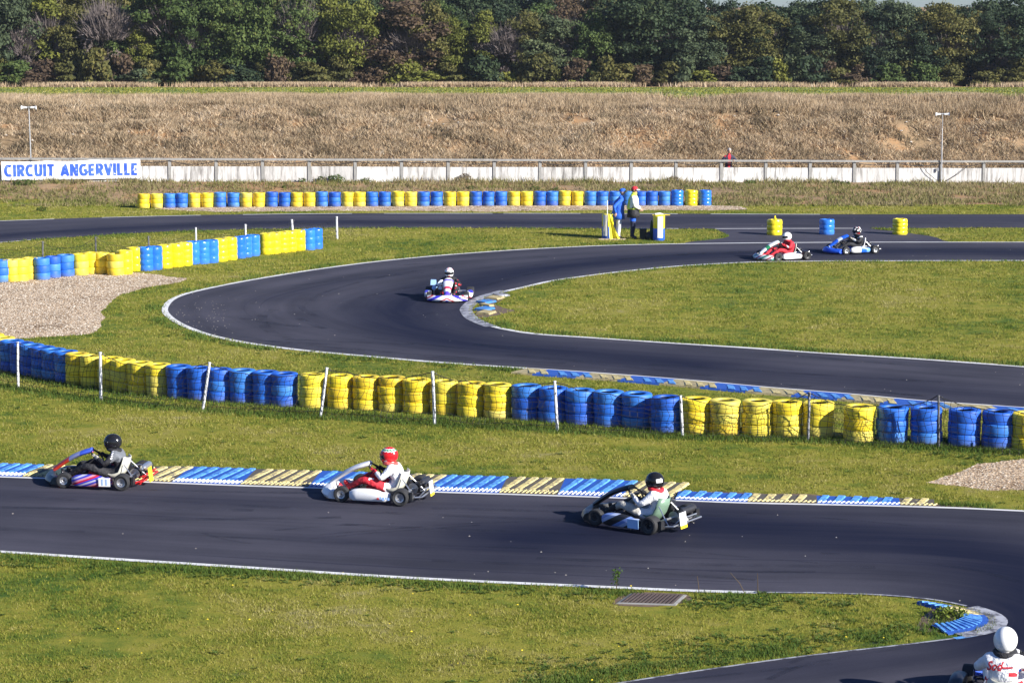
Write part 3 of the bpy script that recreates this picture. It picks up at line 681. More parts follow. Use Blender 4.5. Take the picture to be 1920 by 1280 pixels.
# loose stones
def stones(name, P, s, mat, zoff=0, label=None):
    n = len(P); base = np.array([(1, 0, 0), (-1, 0, 0), (0, 1, 0), (0, -1, 0), (0, 0, 1), (0, 0, -1)], float); F0 = np.array([(0, 2, 4), (2, 1, 4), (1, 3, 4), (3, 0, 4)])
    sz = s * RNG.uniform(.5, 1.3, (n, 1, 1)) * RNG.uniform(.6, 1.2, (n, 6, 3)); a = RNG.uniform(0, PI, n); z = gz(P) + zoff
    V = base[None] * sz; x = V[:, :, 0] * np.cos(a)[:, None] - V[:, :, 1] * np.sin(a)[:, None]; y = V[:, :, 0] * np.sin(a)[:, None] + V[:, :, 1] * np.cos(a)[:, None]
    V = np.stack([x + P[:, 0, None], y + P[:, 1, None], V[:, :, 2] * .7 + z[:, None]], -1)
    F = (F0[None] + (np.arange(n) * 6)[:, None, None]).reshape(-1, 3)
    me = np_mesh(name, V.reshape(-1, 3), F, mat, np.repeat(RNG.uniform(0, 1, n), 6)); return tag(link(name, me), label, 'gravel', kind='stuff')
def m_stone():
    m, nt, b = newmat('pebbles', .85); at = N(nt, 'ShaderNodeAttribute', attribute_name='tint')
    r = ramp(nt, [(0, (.16, .12, .085)), (.4, (.36, .28, .20)), (.8, (.52, .44, .34)), (1, (.68, .62, .53))]); nt.links.new(at.outputs['Fac'], r.inputs[0]); nt.links.new(r.outputs[0], b.inputs['Base Color']); return m
PEB = m_stone(); PALE = simple('pale_limestone', (.55, .5, .43), .9)
def in_poly(n, q, box=None):
    q = np.asarray(q); lo, hi = q.min(0), q.max(0); P = RNG.uniform(0, 1, (n, 2)) * (hi - lo) + lo; return P[inside(P, q)]
stones('pebbles', in_poly(42000, GL), .03, PEB, label='pale pebbles of the gravel trap beside the hairpin')
stones('pebbles', in_poly(9000, GRt), .022, PEB, label='pale pebbles of the gravel patch at the right edge')
stones('pebbles', in_poly(14000, GF), .03, PEB, label='pale gravel heaped along the front of the far tyre wall')
P = rect(700, 102, 116); P = P[P[:, 1] > 104]; P = thin(P, .3, -.1, .4, 12); stones('berm_stones', P, .09, PALE, .05, label='scattered pale stones lying on the berm')
P = np.concatenate([np.array([G2(x, y) for x, y in zip(RNG.normal(385, 40, 90), RNG.normal(590, 18, 90))]), np.array([G2(x, y) for x, y in zip(RNG.uniform(380, 1900, 60), RNG.uniform(500, 740, 60))]), sample_view(160, 30, 90)])
P = P[in_any(P, ASPHALT_POLYS)]; stones('track_debris', P, .013, PALE, .01, label='small pale stones and rubber crumbs thrown onto the asphalt')
# broad-leaved weeds in the turf
def rosettes(name, P, s, mat, label):
    V = []; F = []; T = []
    for x, y in P:
        k = random.randint(6, 11); z = ground_z(x, y); ss = s * random.uniform(.5, 1.3)
        for j in range(k):
            a = 2 * PI * j / k + random.random(); l = ss * random.uniform(.6, 1.1); r0 = l * .16; up = random.uniform(.25, 1.0)
            c, q = math.cos(a), math.sin(a); o = len(V)
            V += [(x, y, z), (x + c * l * .55 - q * r0, y + q * l * .55 + c * r0, z + l * up * .5), (x + c * l, y + q * l, z + l * up * .35), (x + c * l * .55 + q * r0, y + q * l * .55 - c * r0, z + l * up * .5)]
            F.append((o, o + 3, o + 2, o + 1)); T += [random.random()] * 4
    me = np_mesh(name, np.array(V), np.array(F), mat, np.array(T), 4); return tag(link(name, me), label, 'weeds', kind='stuff')
P = np.concatenate([along([(980, 1290), (1150, 1268), (1300, 1248), (1450, 1228), (1600, 1212), (1750, 1190)], 330, .35, .45), along([(0, 1048), (500, 1076), (1000, 1103), (1150, 1112)], 150, .12, -.3),
                    along([(1250, 1122), (1400, 1122), (1600, 1126)], 130, .2, -.2), along([(1740, 850), (1960, 868)], 90, .25, 0), along([(320, 620), (600, 665), (980, 694)], 60, .2, -.35),
                    sample_view(420, 27.5, 60), along([(0, 712), (188, 752), (640, 785), (1277, 818), (1760, 838)], 200, .2, .1)])
P = P[keep_off(P)]; rosettes('broadleaf_weeds', P, .085, BL_EDGE, 'low broad leaved green weeds scattered through the turf and verges')
FLW = simple('yellow_petals', (.8, .6, .03), .7)
P = sample_view(45, 27.3, 36); P = P[keep_off(P)]; o = stones('dandelions', P, .016, FLW, .05); tag(o, 'tiny yellow dandelion flowers dotted over the nearest lawn', 'flowers', kind='stuff')
# ================================================================== WALL, BANNER, MASTS
ORD = ['first', 'second', 'third', 'fourth', 'fifth', 'sixth', 'seventh', 'eighth', 'ninth', 'tenth', 'eleventh', 'twelfth', 'thirteenth', 'fourteenth', 'fifteenth', 'sixteenth', 'seventeenth', 'eighteenth', 'nineteenth', 'twentieth']
def ordw(i):
    if i < 20: return ORD[i]
    t = ['twenty', 'thirty', 'forty', 'fifty'][(i + 1) // 10 - 2]; u = (i + 1) % 10
    return {'twenty': 'twentieth', 'thirty': 'thirtieth', 'forty': 'fortieth', 'fifty': 'fiftieth'}[t] if u == 0 else t + '-' + ORD[u - 1]
def wall_pt(px):
    """where the wall line meets the view column of a photo x"""
    k = (px - 960) / FPX; y = (101.1 + 15.2 * .1955) / (1 - .1955 * k); x = k * y
    return Vector((x, fence_y(x), fence_z(x)))
wall = thing('concrete_wall', 'low white concrete panel wall with grey posts and top rail along the foot of the berm', 'wall', wall_pt(960))
W0 = wall.location
post_px = [57 - 87 * 1.0, 57, 144, 231, 318, 405.6, 492.5, 579.6, 666, 753, 840, 926, 1012, 1098, 1183, 1267, 1352, 1435.6, 1518, 1601, 1682, 1763, 1844, 1925, 2006]
WP = [wall_pt(p) for p in post_px]
mpost = MB(); mpost.box((0, 0, .43), (.13, .14, .98)); ME_POST = mpost.mesh('wall_post', CONC, False)
for i, p in enumerate(WP):
    ang = math.atan2(.1955, 1); link('post', ME_POST, wall, p - W0, (random.uniform(-.01, .01), random.uniform(-.015, .015), ang))
CABLE = simple('black_cable', (.02, .02, .022), .6)
cab = MB(); cpts = []
for i in range(len(WP) - 1):
    a, b = WP[i] - W0, WP[i + 1] - W0; d = b - a; L = d.length; t = d.normalized(); nrm = Vector((t.y, -t.x, 0)).normalized()
    ang = math.atan2(t.y, t.x); c = (a + b) / 2; til = math.atan2(d.z, L)
    for k in range(1):
        mb = MB(); h = .66 + random.uniform(-.012, .012); mb.box((0, 0, 0), (L - .14, .07, h + .12)); link('panel', mb.mesh('wall_panel', PANEL, False), wall, c + Vector((0, 0, (h - .12) / 2)), (0, -til, ang))
        mb = MB(); mb.box((0, 0, 0), (L - .006, .11, .085)); link('rail', mb.mesh('wall_rail', CONC, False), wall, c + Vector((0, 0, .925 + .045 + random.uniform(-.006, .006))), (0, -til, ang))
    sag = random.uniform(.05, .16)
    for q in range(8):
        u = q / 8; cpts.append(a.lerp(b, u) + nrm * .1 + Vector((0, 0, .91 - sag * 4 * u * (1 - u))))
cab.tube(cpts, .016, 5); cab.obj('cable', CABLE, wall)
# loose cables hanging at the right mast
cb = MB(); a, b = wall_pt(1730) , wall_pt(1760); n_ = Vector((0, -.14, 0))
cb.tube([wall_pt(1726) + n_ + Vector((0, 0, .85)) - W0, wall_pt(1738) + n_ + Vector((0, 0, .45)) - W0, wall_pt(1756) + n_ + Vector((0, 0, .1)) - W0], .014, 5)
cb.tube([wall_pt(1772) + n_ + Vector((0, 0, .05)) - W0, wall_pt(1795) + n_ + Vector((0, 0, .4)) - W0, wall_pt(1812) + n_ + Vector((0, 0, .75)) - W0, wall_pt(1845) + n_ + Vector((0, 0, .9)) - W0], .014, 5)
cb.obj('loose_cable', CABLE, wall)

# banner with lettering
BW = simple('banner_cloth', (.78, .78, .80), .7, var=.05, scale=3); BLT = m_worn('blue_banner_print', (.03, .10, .62), (.6, .62, .75), .60, .63, 4)
ba, bb = wall_pt(3), wall_pt(263); bd = (bb - ba).normalized(); bn = Vector((bd.y, -bd.x, 0)).normalized(); BL = (bb - ba).length; BH = .80
ban = thing('banner', 'white banner lettered CIRCUIT ANGERVILLE in blue, tied along the left end of the wall', 'banner', ba + bn * .15 + Vector((0, 0, .06)), math.atan2(bd.y, bd.x))
def brip(u, v):
    return .022 * math.sin(u * 2.3 + v * 2) + .03 * noise.noise(Vector((u * 1.4, v * 3.5, 0))) + .012 * noise.noise(Vector((u * 5, v * 6, 4)))
def btop(u): return BH - .035 * abs(math.sin(u / BL * PI * 3)) + (u / BL) * .03
mb = MB(); nu, nv = 120, 16; vs = []
for j in range(nv + 1):
    for i in range(nu + 1):
        u = BL * i / nu; v = btop(u) * j / nv; vs.append((u, -brip(u, v), v))
mb.add(vs, [(j * (nu + 1) + i, j * (nu + 1) + i + 1, (j + 1) * (nu + 1) + i + 1, (j + 1) * (nu + 1) + i) for j in range(nv) for i in range(nu)]); mb.obj('cloth', BW, ban)
def text_mesh(txt, size, extr=0, bold=.02, xs=1.0):
    cu = bpy.data.curves.new('t', 'FONT'); cu.body = txt; cu.size = size; cu.offset = bold; cu.extrude = extr; cu.resolution_u = 4; cu.align_x = 'LEFT'
    o = bpy.data.objects.new('t', cu); C.objects.link(o); dg = bpy.context.evaluated_depsgraph_get(); me = bpy.data.meshes.new_from_object(o.evaluated_get(dg)); bpy.data.objects.remove(o)
    return me
def arc(cx, cy, rx, ry, a0, a1, n=10): return [(cx + rx * math.cos(R(a0 + (a1 - a0) * q / n)), cy + ry * math.sin(R(a0 + (a1 - a0) * q / n))) for q in range(n + 1)]
GLY = {'C': (.62, [arc(.36, .5, .28, .42, 50, 310)]), 'I': (.2, [[(.1, 0), (.1, 1)]]), 'R': (.6, [[(.1, 0), (.1, 1)], [(.1, .92)] + arc(.28, .70, .22, .22, 90, -90, 8) + [(.1, .48)], [(.3, .46), (.52, 0)]]),
       'U': (.62, [[(.1, 1), (.1, .3)] + arc(.31, .3, .21, .22, 180, 360, 8) + [(.52, 1)]]), 'T': (.56, [[(.0, .92), (.56, .92)], [(.28, 0), (.28, .9)]]), 'A': (.66, [[(.06, 0), (.33, 1)], [(.60, 0), (.33, 1)], [(.16, .27), (.5, .27)]]),
       'N': (.66, [[(.1, 0), (.1, 1)], [(.12, .97), (.54, .03)], [(.56, 0), (.56, 1)]]), 'G': (.66, [arc(.36, .5, .28, .42, 50, 350), [(.38, .45), (.64, .45)]]), 'E': (.5, [[(.1, 0), (.1, 1)], [(.1, .92), (.48, .92)], [(.1, .5), (.44, .5)], [(.1, .08), (.48, .08)]]),
       'V': (.64, [[(.06, 1), (.32, 0)], [(.58, 1), (.32, 0)]]), 'L': (.48, [[(.1, 1), (.1, 0)], [(.1, .08), (.46, .08)]]), ' ': (.34, [])}
TXT = 'CIRCUIT ANGERVILLE'; tot = sum(GLY[q][0] + .13 for q in TXT) - .13; gx = 0; X_ = (BL - .26) / tot
for q in TXT:
    gw, strokes = GLY[q]; mb = MB()
    for si, st_ in enumerate(strokes):
        pts = [Vector(p) for p in st_]; dense = []
        for p0, p1 in zip(pts, pts[1:]): dense += [p0.lerp(p1, t_ / 3) for t_ in range(3)]
        dense.append(pts[-1]); vs = []
        for i_, p0 in enumerate(dense):
            tv = dense[min(i_ + 1, len(dense) - 1)] - dense[max(i_ - 1, 0)]; tv = Vector((tv.x * X_, tv.y * .52)).normalized(); nv_ = Vector((-tv.y, tv.x)) * .064
            for sg in (-1, 1):
                u = .13 + (gx + p0.x) * X_ + nv_.x * sg; z = .14 + min(1, max(0, p0.y)) * .52 + nv_.y * sg; z = min(.66, max(.14, z)); vs.append((u, -brip(u, z) - .008 - si * .002, z))
        mb.add(vs, [(2 * i_, 2 * i_ + 2, 2 * i_ + 3, 2 * i_ + 1) for i_ in range(len(dense) - 1)])
    gx += gw + .13
    if strokes: mb.obj('letter', BLT, ban, False)
for u in (.02, BL * .21, BL * .5, BL * .8, BL - .02): tie = MB(); tie.tube([(u, -.01, btop(u) - .03), (u + .02, .05, .93)], .008, 4); tie.obj('tie', CABLE, ban)

STEEL = simple('galvanised_steel', (.42, .42, .43), .45, .6); WHP = simple('white_horn_plastic', (.72, .72, .72), .5)
def mast(px, front, label):
    p = wall_pt(px) + Vector((0, -.14 if front else .16, 0)); t = thing('loudspeaker_mast', label, 'loudspeaker', p, random.uniform(-.05, .05), 'loudspeaker masts at the wall')
    mb = MB(); mb.tube([(0, 0, -.02), (0, 0, 1.1), (-.02, 0, 3.18)], [.035, .03, .022], 8); mb.obj('pole', STEEL, t)
    for s in (-1, 1):
        mb = MB(); mb.lathe([(.0, .08), (.045, .08), (.05, .16), (.052, .2), (.06, .25), (.082, .31), (.088, .315), (.078, .305), (.05, .25), (.02, .2)] if s > 0 else [(.0, -.08), (.045, -.08), (.05, -.16), (.052, -.2), (.06, -.25), (.082, -.31), (.088, -.315), (.078, -.305), (.05, -.25), (.02, -.2)], (-.02, -.02, 3.13), 'X', 14)
        if s < 0: mb.f = [f[::-1] for f in mb.f]
        mb.obj('horn', WHP, t)
    mb = MB(); mb.box((-.02, -.01, 3.15), (.22, .05, .05)); mb.tube([(-.02, -.03, 3.05), (-.01, -.03, 2.5)], .012, 4); mb.obj('bracket', STEEL, t)
    if front:
        mb = MB(); mb.tube([(-.03, .0, .85), (-.12, -.01, 2.9)], .004, 4); mb.box((-.18, -.03, .6), (.1, .05, .16)); mb.obj('junction_box', STEEL, t)
    return t
mast(57, False, 'thin grey mast with two white horn loudspeakers rising behind the lettered banner')
mast(1764, True, 'thin grey mast with two white horns in front of the wall at the right')

# ================================================================== TYRE STACKS
def tyre_mesh(name, Rr, h, mat, squash=0):
    prof = [(.56, .14), (.60, .03), (.70, .0), (.90, .008), (.972, .045), (.995, .13), (1.0, .85), (.98, .945), (.90, .99), (.72, 1.0), (.60, .97), (.56, .86), (.70, .7), (.70, .3)]
    mb = MB(); mb.lathe([(r * Rr, z * h) for r, z in prof], n=26, loop=True, mfun=lambda i: 1 if i in (11, 12, 13) else 0); return mb.mesh(name, [mat, RUB])
TY = {}
def tyre(col, Rr, h):
    k = (col, round(Rr, 2), round(h, 3))
    if k not in TY: TY[k] = tyre_mesh('tyre', k[1], h, BLUE if col == 'blue' else YEL)
    return TY[k]
def stack(px, py, col, label, group, Rr=.27, h=.225, n=3, jit=.014, sag=0):
    f = G(px, py); d = Vector((f.x, f.y)).normalized() * Rr; p = Vector((f.x + d.x, f.y + d.y, 0)); p.z = ground_z(p.x, p.y)
    t = thing('tyre_stack', label, 'tyre stack', p, random.uniform(0, 6), group); z = 0
    for k in range(n):
        o = link('tyre', tyre(col, Rr, h), t, (random.uniform(-jit, jit), random.uniform(-jit, jit), z), (random.uniform(-.015, .015), random.uniform(-.015, .015), random.uniform(0, 6)))
        s = 1 + random.uniform(-.025, .025); o.scale = (s, s * random.uniform(.975, 1.02), 1); z += h * .985
    return t
def wrap_mesh(Rr, H, nb, mat):
    prof = []; m_ = nb * 7
    for i in range(m_ + 1):
        u = i / m_; prof.append((Rr * (.955 + .05 * abs(math.sin(u * nb * PI)) ** .6), u * H))
    mb = MB(); mb.lathe(prof, n=30)
    V = [Vector(v) for v in mb.v]
    for i, v in enumerate(V):
        a = math.atan2(v.y, v.x); k = 1 + .022 * noise.noise(Vector((math.cos(a) * 1.7, math.sin(a) * 1.7, v.z * 7))) ; V[i] = Vector((v.x * k, v.y * k, v.z))
    mb.v = [tuple(v) for v in V]; return mb.mesh('wrapping', mat)
def top_mesh(Rr, H, mat, knot=False):
    mb = MB(); prof = [(Rr * .935, H - .002), (Rr * .93, H + .012), (Rr * .8, H + .02), (Rr * .6, H + .012), (Rr * .5, H - .03), (Rr * .3, H - .05), (.004, H - .045)]
    mb.lathe(prof, n=30); mb.v = [(x, y, z + .018 * noise.noise(Vector((x * 12, y * 12, 1)))) for x, y, z in mb.v]
    if knot: mb.tube([(-.07, 0, H - .02), (-.045, 0, H + .03), (-.03, 0, H + .08), (.0, -.01, H + .12), (.01, -.02, H + .15)], [.10, .06, .03, .035, .012], 8)
    return mb.mesh('wrapping_top', mat)
WR = {}
def wrapped(px, py, col, label, group, Rr=.26, H=.70, nb=4, knot=False):
    f = G(px, py); d = Vector((f.x, f.y)).normalized() * Rr; p = Vector((f.x + d.x, f.y + d.y, 0)); p.z = ground_z(p.x, p.y)
    t = thing('tyre_stack', label, 'tyre stack', p, random.uniform(0, 6), group); k = (col, Rr, H, nb, knot)
    if k not in WR: m = GBLUE if col == 'blue' else GYEL; WR[k] = (wrap_mesh(Rr, H, nb, m), top_mesh(Rr, H, m, knot))
    link('wrapping', WR[k][0], t); link('wrapping_top', WR[k][1], t, None, (0, 0, random.uniform(0, 6)))
    return t
def run_labels(cols, where):
    """each stack named by its place in its run of one colour"""
    runs = []; out = []
    for c in cols:
        if runs and runs[-1][0] == c: runs[-1][1] += 1
        else: runs.append([c, 1])
    seen = {'blue': 0, 'yellow': 0}
    for c, n in runs:
        r = seen[c]; seen[c] += 1
        for j in range(n): out.append((c, r, j, n, where))
    return out
def lab(info, extra=''):
    c, r, j, n, where = info
    if n == 1: return f'{c} {extra}tyre stack, the {ordw(r)} {c} run by itself, {where}'
    q = 'leftmost' if j == 0 else 'rightmost' if j == n - 1 else ordw(j)
    return f'{c} {extra}tyre stack, {q} in the {ordw(r)} {c} run, {where}'
# the near row, following its tops in the photo
NT = [(-32, 620), (-14, 625), (4, 631), (22, 637), (41, 641), (60, 645), (80, 649), (101, 653), (124, 657), (145, 661), (173, 665), (207, 669.5), (232, 673), (263, 677.5), (297, 681), (335, 684), (374, 687.5), (411, 690), (455, 692), (498, 695), (533, 698),
      (587, 700), (638, 702), (687, 704), (734, 706), (781, 709), (833, 712), (884, 716), (933, 719), (988, 721), (1038, 725), (1088, 729), (1142, 732), (1194, 735.5), (1250, 742), (1305, 745), (1360, 748), (1420, 749), (1477, 750), (1535, 752), (1611, 759), (1674, 760), (1738, 762), (1810, 766), (1873, 769), (1928, 772)]
NC = ['yellow'] * 3 + ['blue'] * 6 + ['yellow'] * 6 + ['blue'] * 6 + ['yellow'] * 8 + ['blue'] * 6 + ['yellow'] * 6 + ['blue'] * 4 + ['yellow']
info = run_labels(NC, 'netted near row')
for i, ((x, y), c) in enumerate(zip(NT, NC)):
    Rr = .265 if x < 560 else .275 if x < 960 else .30 if x < 1500 else .305
    n, h = (4, .172) if i in (24, 28) else (3, .226)
    if i in (38, 41): h = .222
    p = G(x, y, .68); t = thing('tyre_stack', lab(info[i]), 'tyre stack', (p.x, p.y, 0), random.uniform(0, 6), 'painted tyre stacks of the netted near row'); z = 0
    if x < -20: t['label'] = 'yellow tyre stack of the netted near row just cut off by the left edge'
    for k in range(n):
        o = link('tyre', tyre(c, Rr, h), t, (random.uniform(-.011, .011), random.uniform(-.011, .011), z), (random.uniform(-.012, .012), random.uniform(-.012, .012), random.uniform(0, 6)))
        s = 1 + random.uniform(-.03, .03); o.scale = (s, s * random.uniform(.97, 1.02), 1); z += h * .985
# the left middle row: bare painted tyres, then stacks wrapped in glossy plastic
M = [(3, 530, 'b', .27), (22, 529, 'y', .25), (39, 528, 'y', .25), (57, 525, 'y', .25), (79, 525.5, 'b', .24), (99, 522, 'b', .24), (123, 519, 'b', .255), (151, 517, 'y', .25), (173, 514.5, 'y', .25), (193, 514.5, 'y', .24), (217, 517, 'y', .255)]
MW = [(234, 515, 'y'), (252, 509, 'y'), (273, 508.5, 'b'), (290, 507, 'b'), (309, 503.5, 'y'), (330, 501.5, 'y'), (347, 499, 'y'), (362, 496.5, 'b'), (379, 495.5, 'b'), (396, 493.5, 'b'), (413, 491, 'y'), (431, 488, 'y'),
      (448, 485, 'b'), (459, 483, 'b'), (474, 480.5, 'b'), (500, 477.5, 'y'), (514, 476, 'y'), (529, 474.5, 'y'), (543, 473, 'y'), (560, 470.5, 'y'), (578, 469.5, 'b'), (592, 467.5, 'b')]
full = {'b': 'blue', 'y': 'yellow'}
info = run_labels([full[m[2]] for m in M] + [full[m[2]] for m in MW], 'middle row')
for i, (x, y, c, r) in enumerate(M): stack(x, y, full[c], lab(info[i], 'painted '), 'bare painted tyre stacks beside the gravel trap', r, .218, 3)
for i, (x, y, c) in enumerate(MW): wrapped(x, y, full[c], lab(info[len(M) + i], 'plastic wrapped '), 'plastic wrapped tyre stacks of the middle row', .245 if x > 360 else .25, .70 if x < 440 else .66, 4 if x % 2 else 3)
# the far row
FX = [269.5, 294, 318, 341, 365, 388.5, 413, 438, 462, 486, 510, 534, 556.5, 580.5, 604, 628, 652, 675, 698, 722, 746.5, 770.5, 794.5, 819, 844, 868.5, 892.7, 916, 939.5, 964, 987.5, 1012.6, 1036, 1059.5, 1082.7, 1107, 1130, 1153, 1178, 1201, 1222.6, 1246, 1269.5, 1296, 1322]
FC = 'YYBBYYBBYYBBYYBBYYBBYYBBBYYBBBYYBBYYBBBBBBBGHG'
FC = [{'Y': 'yellow', 'B': 'blue', 'G': 'blue', 'H': 'yellow'}[c] + ('*' if c in 'GH' else '') for c in 'YYBBYYBBYYBBYYBBYYBBYYBBYYBBBYYBBYYBBBBBBB'] [:0]
seq = 'YYBBYYBBYYBBYYBBYYBBYYB' + 'BYYBBBYYBBYYBBBBBBB' + 'GHG'
seq = seq[:23] + 'BYYBBBYYBBYYBBBBBBB'[:19] + 'GHG'
assert len(seq) == len(FX), (len(seq), len(FX))
info = run_labels(['yellow' if c in 'YH' else 'blue' for c in seq], 'far row')
for i, (x, c) in enumerate(zip(FX, seq)):
    y = np.interp(x, [269, 420, 700, 1000, 1330], [391, 389, 387.4, 386.2, 386])
    if c in 'GH': wrapped(x, y, 'yellow' if c == 'H' else 'blue', lab(info[i], 'plastic wrapped '), 'plastic wrapped stacks closing the far row', .255, .60, 4)
    else: stack(x, y, 'yellow' if c == 'Y' else 'blue', lab(info[i], 'painted '), 'painted tyre stacks of the far row', .25, .192 if random.random() < .8 else .2, 3, .01)
# three stacks alone on the run-off
wrapped(1452, 441.5, 'yellow', 'yellow plastic wrapped tyre stack with a knotted top, leftmost of three on the run-off asphalt', 'single wrapped stacks on the run-off asphalt', .275, .53, 3, True)
wrapped(1550, 440.5, 'blue', 'blue plastic wrapped tyre stack alone in the middle of the run-off asphalt', 'single wrapped stacks on the run-off asphalt', .27, .52, 3)
wrapped(1687, 440.5, 'yellow', 'yellow plastic wrapped tyre stack at the tip of the right hand grass wedge', 'single wrapped stacks on the run-off asphalt', .265, .54, 4)

# ================================================================== NET FENCES
NETM = simple('black_net_cord', (.012, .012, .012), .9); NETG = simple('grey_net_cord', (.30, .30, .32), .8)
WPOST = simple('white_post_paint', (.62, .62, .65), .5, var=.2, scale=9); DPOST = simple('dark_weathered_post', (.10, .10, .11), .7, var=.4, scale=9); GPOST = simple('grey_weathered_post', (.26, .26, .28), .7, var=.3, scale=9)
def net_fence(posts, label, name, cell, rows, rad, droop, mat, seed):
    """posts: (base, top, material); the net hangs from post to post and trails on the grass"""
    B0 = posts[0][0]; t = thing('net_fence', label, 'net', B0)
    for b, tp, pm, rr in posts:
        if pm is None: continue
        mb = MB(); q = (tp - b); mb.tube([b - B0 - q * .02, b - B0 + q * .5, tp - B0], [rr, rr, rr * .95], 10); mb.tube([tp - B0, tp - B0 + q * .012], [rr * 1.15, rr * .9], 10); po = mb.obj('post', pm, t)
        hb = MB(); c = tp - B0 - q * .03; hb.tube([c + Vector((rr, 0, 0)), c + Vector((rr + .04, -.02, .02)), c + Vector((rr + .05, -.02, -.03))], .006, 5); h = hb.obj('hook', DPOST, po)
    mb = MB(); bar = []
    for i in range(len(posts) - 1):
        (b0, t0, _, _), (b1, t1, _, _) = posts[i], posts[i + 1]; L = (b1 - b0).length; k = max(2, int(L / cell)); top = []
        fwd = Vector(((b1 - b0).y, -(b1 - b0).x, 0)).normalized() * .05
        dr = droop * random.uniform(.6, 1.25); grid = []
        for a in range(k + (1 if i == len(posts) - 2 else 0)):
            u = a / k; col = []
            sagv = dr * (4 * u * (1 - u)) ** .8
            for j in range(rows + 1):
                v = j / rows; lo = b0.lerp(b1, u) + fwd * (1 + 2.2 * (4 * u * (1 - u))); hi = t0.lerp(t1, u) + fwd * .3; hi = hi - Vector((0, 0, sagv))
                p = lo.lerp(hi, v)
                s = 1.0 + .8 * (4 * u * (1 - u))
                p += Vector((noise.noise(Vector((p.x * 2.2, j * .5, seed))) * .06 * s, noise.noise(Vector((p.x * 1.7, j * .7, seed + 5))) * .07, noise.noise(Vector((p.x * 2.9, j * .35, seed + 9))) * .035 * s))
                p += Vector((random.uniform(-1, 1), random.uniform(-1, 1), random.uniform(-1, 1))) * cell * .10
                col.append(p - B0)
            bar.append(col)
    F = lambda a, b, r_: mb.tube([a, b], r_, 3, cap=False)
    for a in range(len(bar)):
        for j in range(rows + 1):
            if j < rows: F(bar[a][j], bar[a][j + 1], rad)
            if a + 1 < len(bar): F(bar[a][j], bar[a + 1][j], rad * (1.9 if j == rows else 1))
    mb.obj(name, mat, t); return t
def post_at(bx, by, tx, ty, mat, rr):
    b = G(bx, by); s = FPX / math.hypot(b.y, CAM_H - .5); x = tx; z = CAM_H
    # the top: same distance as the base, height from the photo
    dx = (tx - 960) / FPX; dy = (640 - ty) / FPX; d = Vector((dx, CP + dy * SP, -SP + dy * CP)); k = b.y / d.y
    return (b, Vector((d.x * k, b.y, CAM_H + d.z * k)), mat, rr)
near_posts = [post_at(-118, 708, -116, 622, WPOST, .028), post_at(34, 726, 33, 642, WPOST, .028), post_at(189, 750, 188, 661, WPOST, .032), post_at(380, 769, 393, 680, WPOST, .030), post_at(601, 781, 613, 690, WPOST, .03), post_at(815, 795, 811, 697, WPOST, .032),
              post_at(1045, 807, 1040, 715, WPOST, .030), post_at(1280, 819, 1276, 742, WPOST, .028), post_at(1515, 827, 1518, 736, GPOST, .024), post_at(1760, 841, 1760, 742, DPOST, .024), post_at(2010, 858, 2012, 760, DPOST, .024)]
net_fence(near_posts, 'black cord net on leaning white posts in front of the near row of tyre stacks', 'net', .118, 8, .0050, .2, NETM, 3)
mid_posts = [post_at(-40, 503, -40, 458, DPOST, .025), post_at(80, 497, 80, 453, DPOST, .03), post_at(180, 492, 179, 444, DPOST, .03), post_at(280, 487, 278, 443, DPOST, .03), post_at(368, 478, 367, 427, WPOST, .032), post_at(461, 469, 460, 421, WPOST, .035), post_at(550, 458, 547, 412, WPOST, .04), post_at(632, 447.5, 631, 406.5, WPOST, .04)]
net_fence(mid_posts, 'sagging net on grey and white posts behind the middle row of tyre stacks', 'net', .13, 6, .0034, .30, NETM, 8)

# ================================================================== MARSHAL POST THINGS
BYEL = simple('barrel_yellow', (.78, .66, .02), .4); BBLU = simple('barrel_blue', (.02, .10, .55), .4); WHT = simple('white_board', (.75, .75, .75), .5, var=.05); BLK = simple('black_plastic', (.012, .012, .014), .5); DGR = simple('dark_green_cloth', (.01, .05, .035), .8)
def barrel(px, py, label, band):
    p = G(px, py); t = thing('marshal_barrel', label, 'barrel', (p.x, p.y + .22, 0)); r = .205
    def ring(z0, z1): return [(r * .97, z0), (r, z0 + .015), (r, z1 - .015), (r * .97, z1)]
    mb = MB(); mb.lathe([(.0, .0)] + ring(.0, .42), n=24); mb.obj('lower_drum', BBLU, t)
    mb = MB(); mb.lathe(ring(.422, .86) + [(r * .9, .87), (0, .865)], n=24); mb.obj('upper_drum', BYEL, t)
    mb = MB(); vs = []
    for z in (.10, .84):
        for k in range(7):
            a = R(-90 + band + (k - 3) * 9); vs.append(((r + .006) * math.cos(a), (r + .006) * math.sin(a), z))
    mb.add(vs, [(k, k + 1, 8 + k, 7 + k) for k in range(6)]); mb.obj('white_stripe', WHT, t)
    return t
br = barrel(1236, 451.5, 'yellow over blue drum with boards on its lid, right of the marshals', 10)
bl = barrel(1140, 448, 'yellow over blue drum with a white stripe, left of the marshal in the blue coat', -28)
WOODY = simple('yellow_painted_board', (.75, .55, .03), .6)
o = thing('flag_bundle', 'rolled white and yellow flags lying across the lid of the right drum', 'flags', br.location + Vector((.02, 0, .87)))
mb = MB(); mb.box((0, 0, .012), (.5, .1, .022), Matrix.Rotation(.1, 3, 'Z')); mb.box((.22, -.02, .012), (.28, .05, .02)); mb.obj('yellow_roll', WOODY, o)
mb = MB(); mb.tube([(-.16, -.08, .045), (0, -.06, .055), (.12, -.08, .045)], [.03, .038, .02], 8); mb.obj('white_roll', WHT, o)
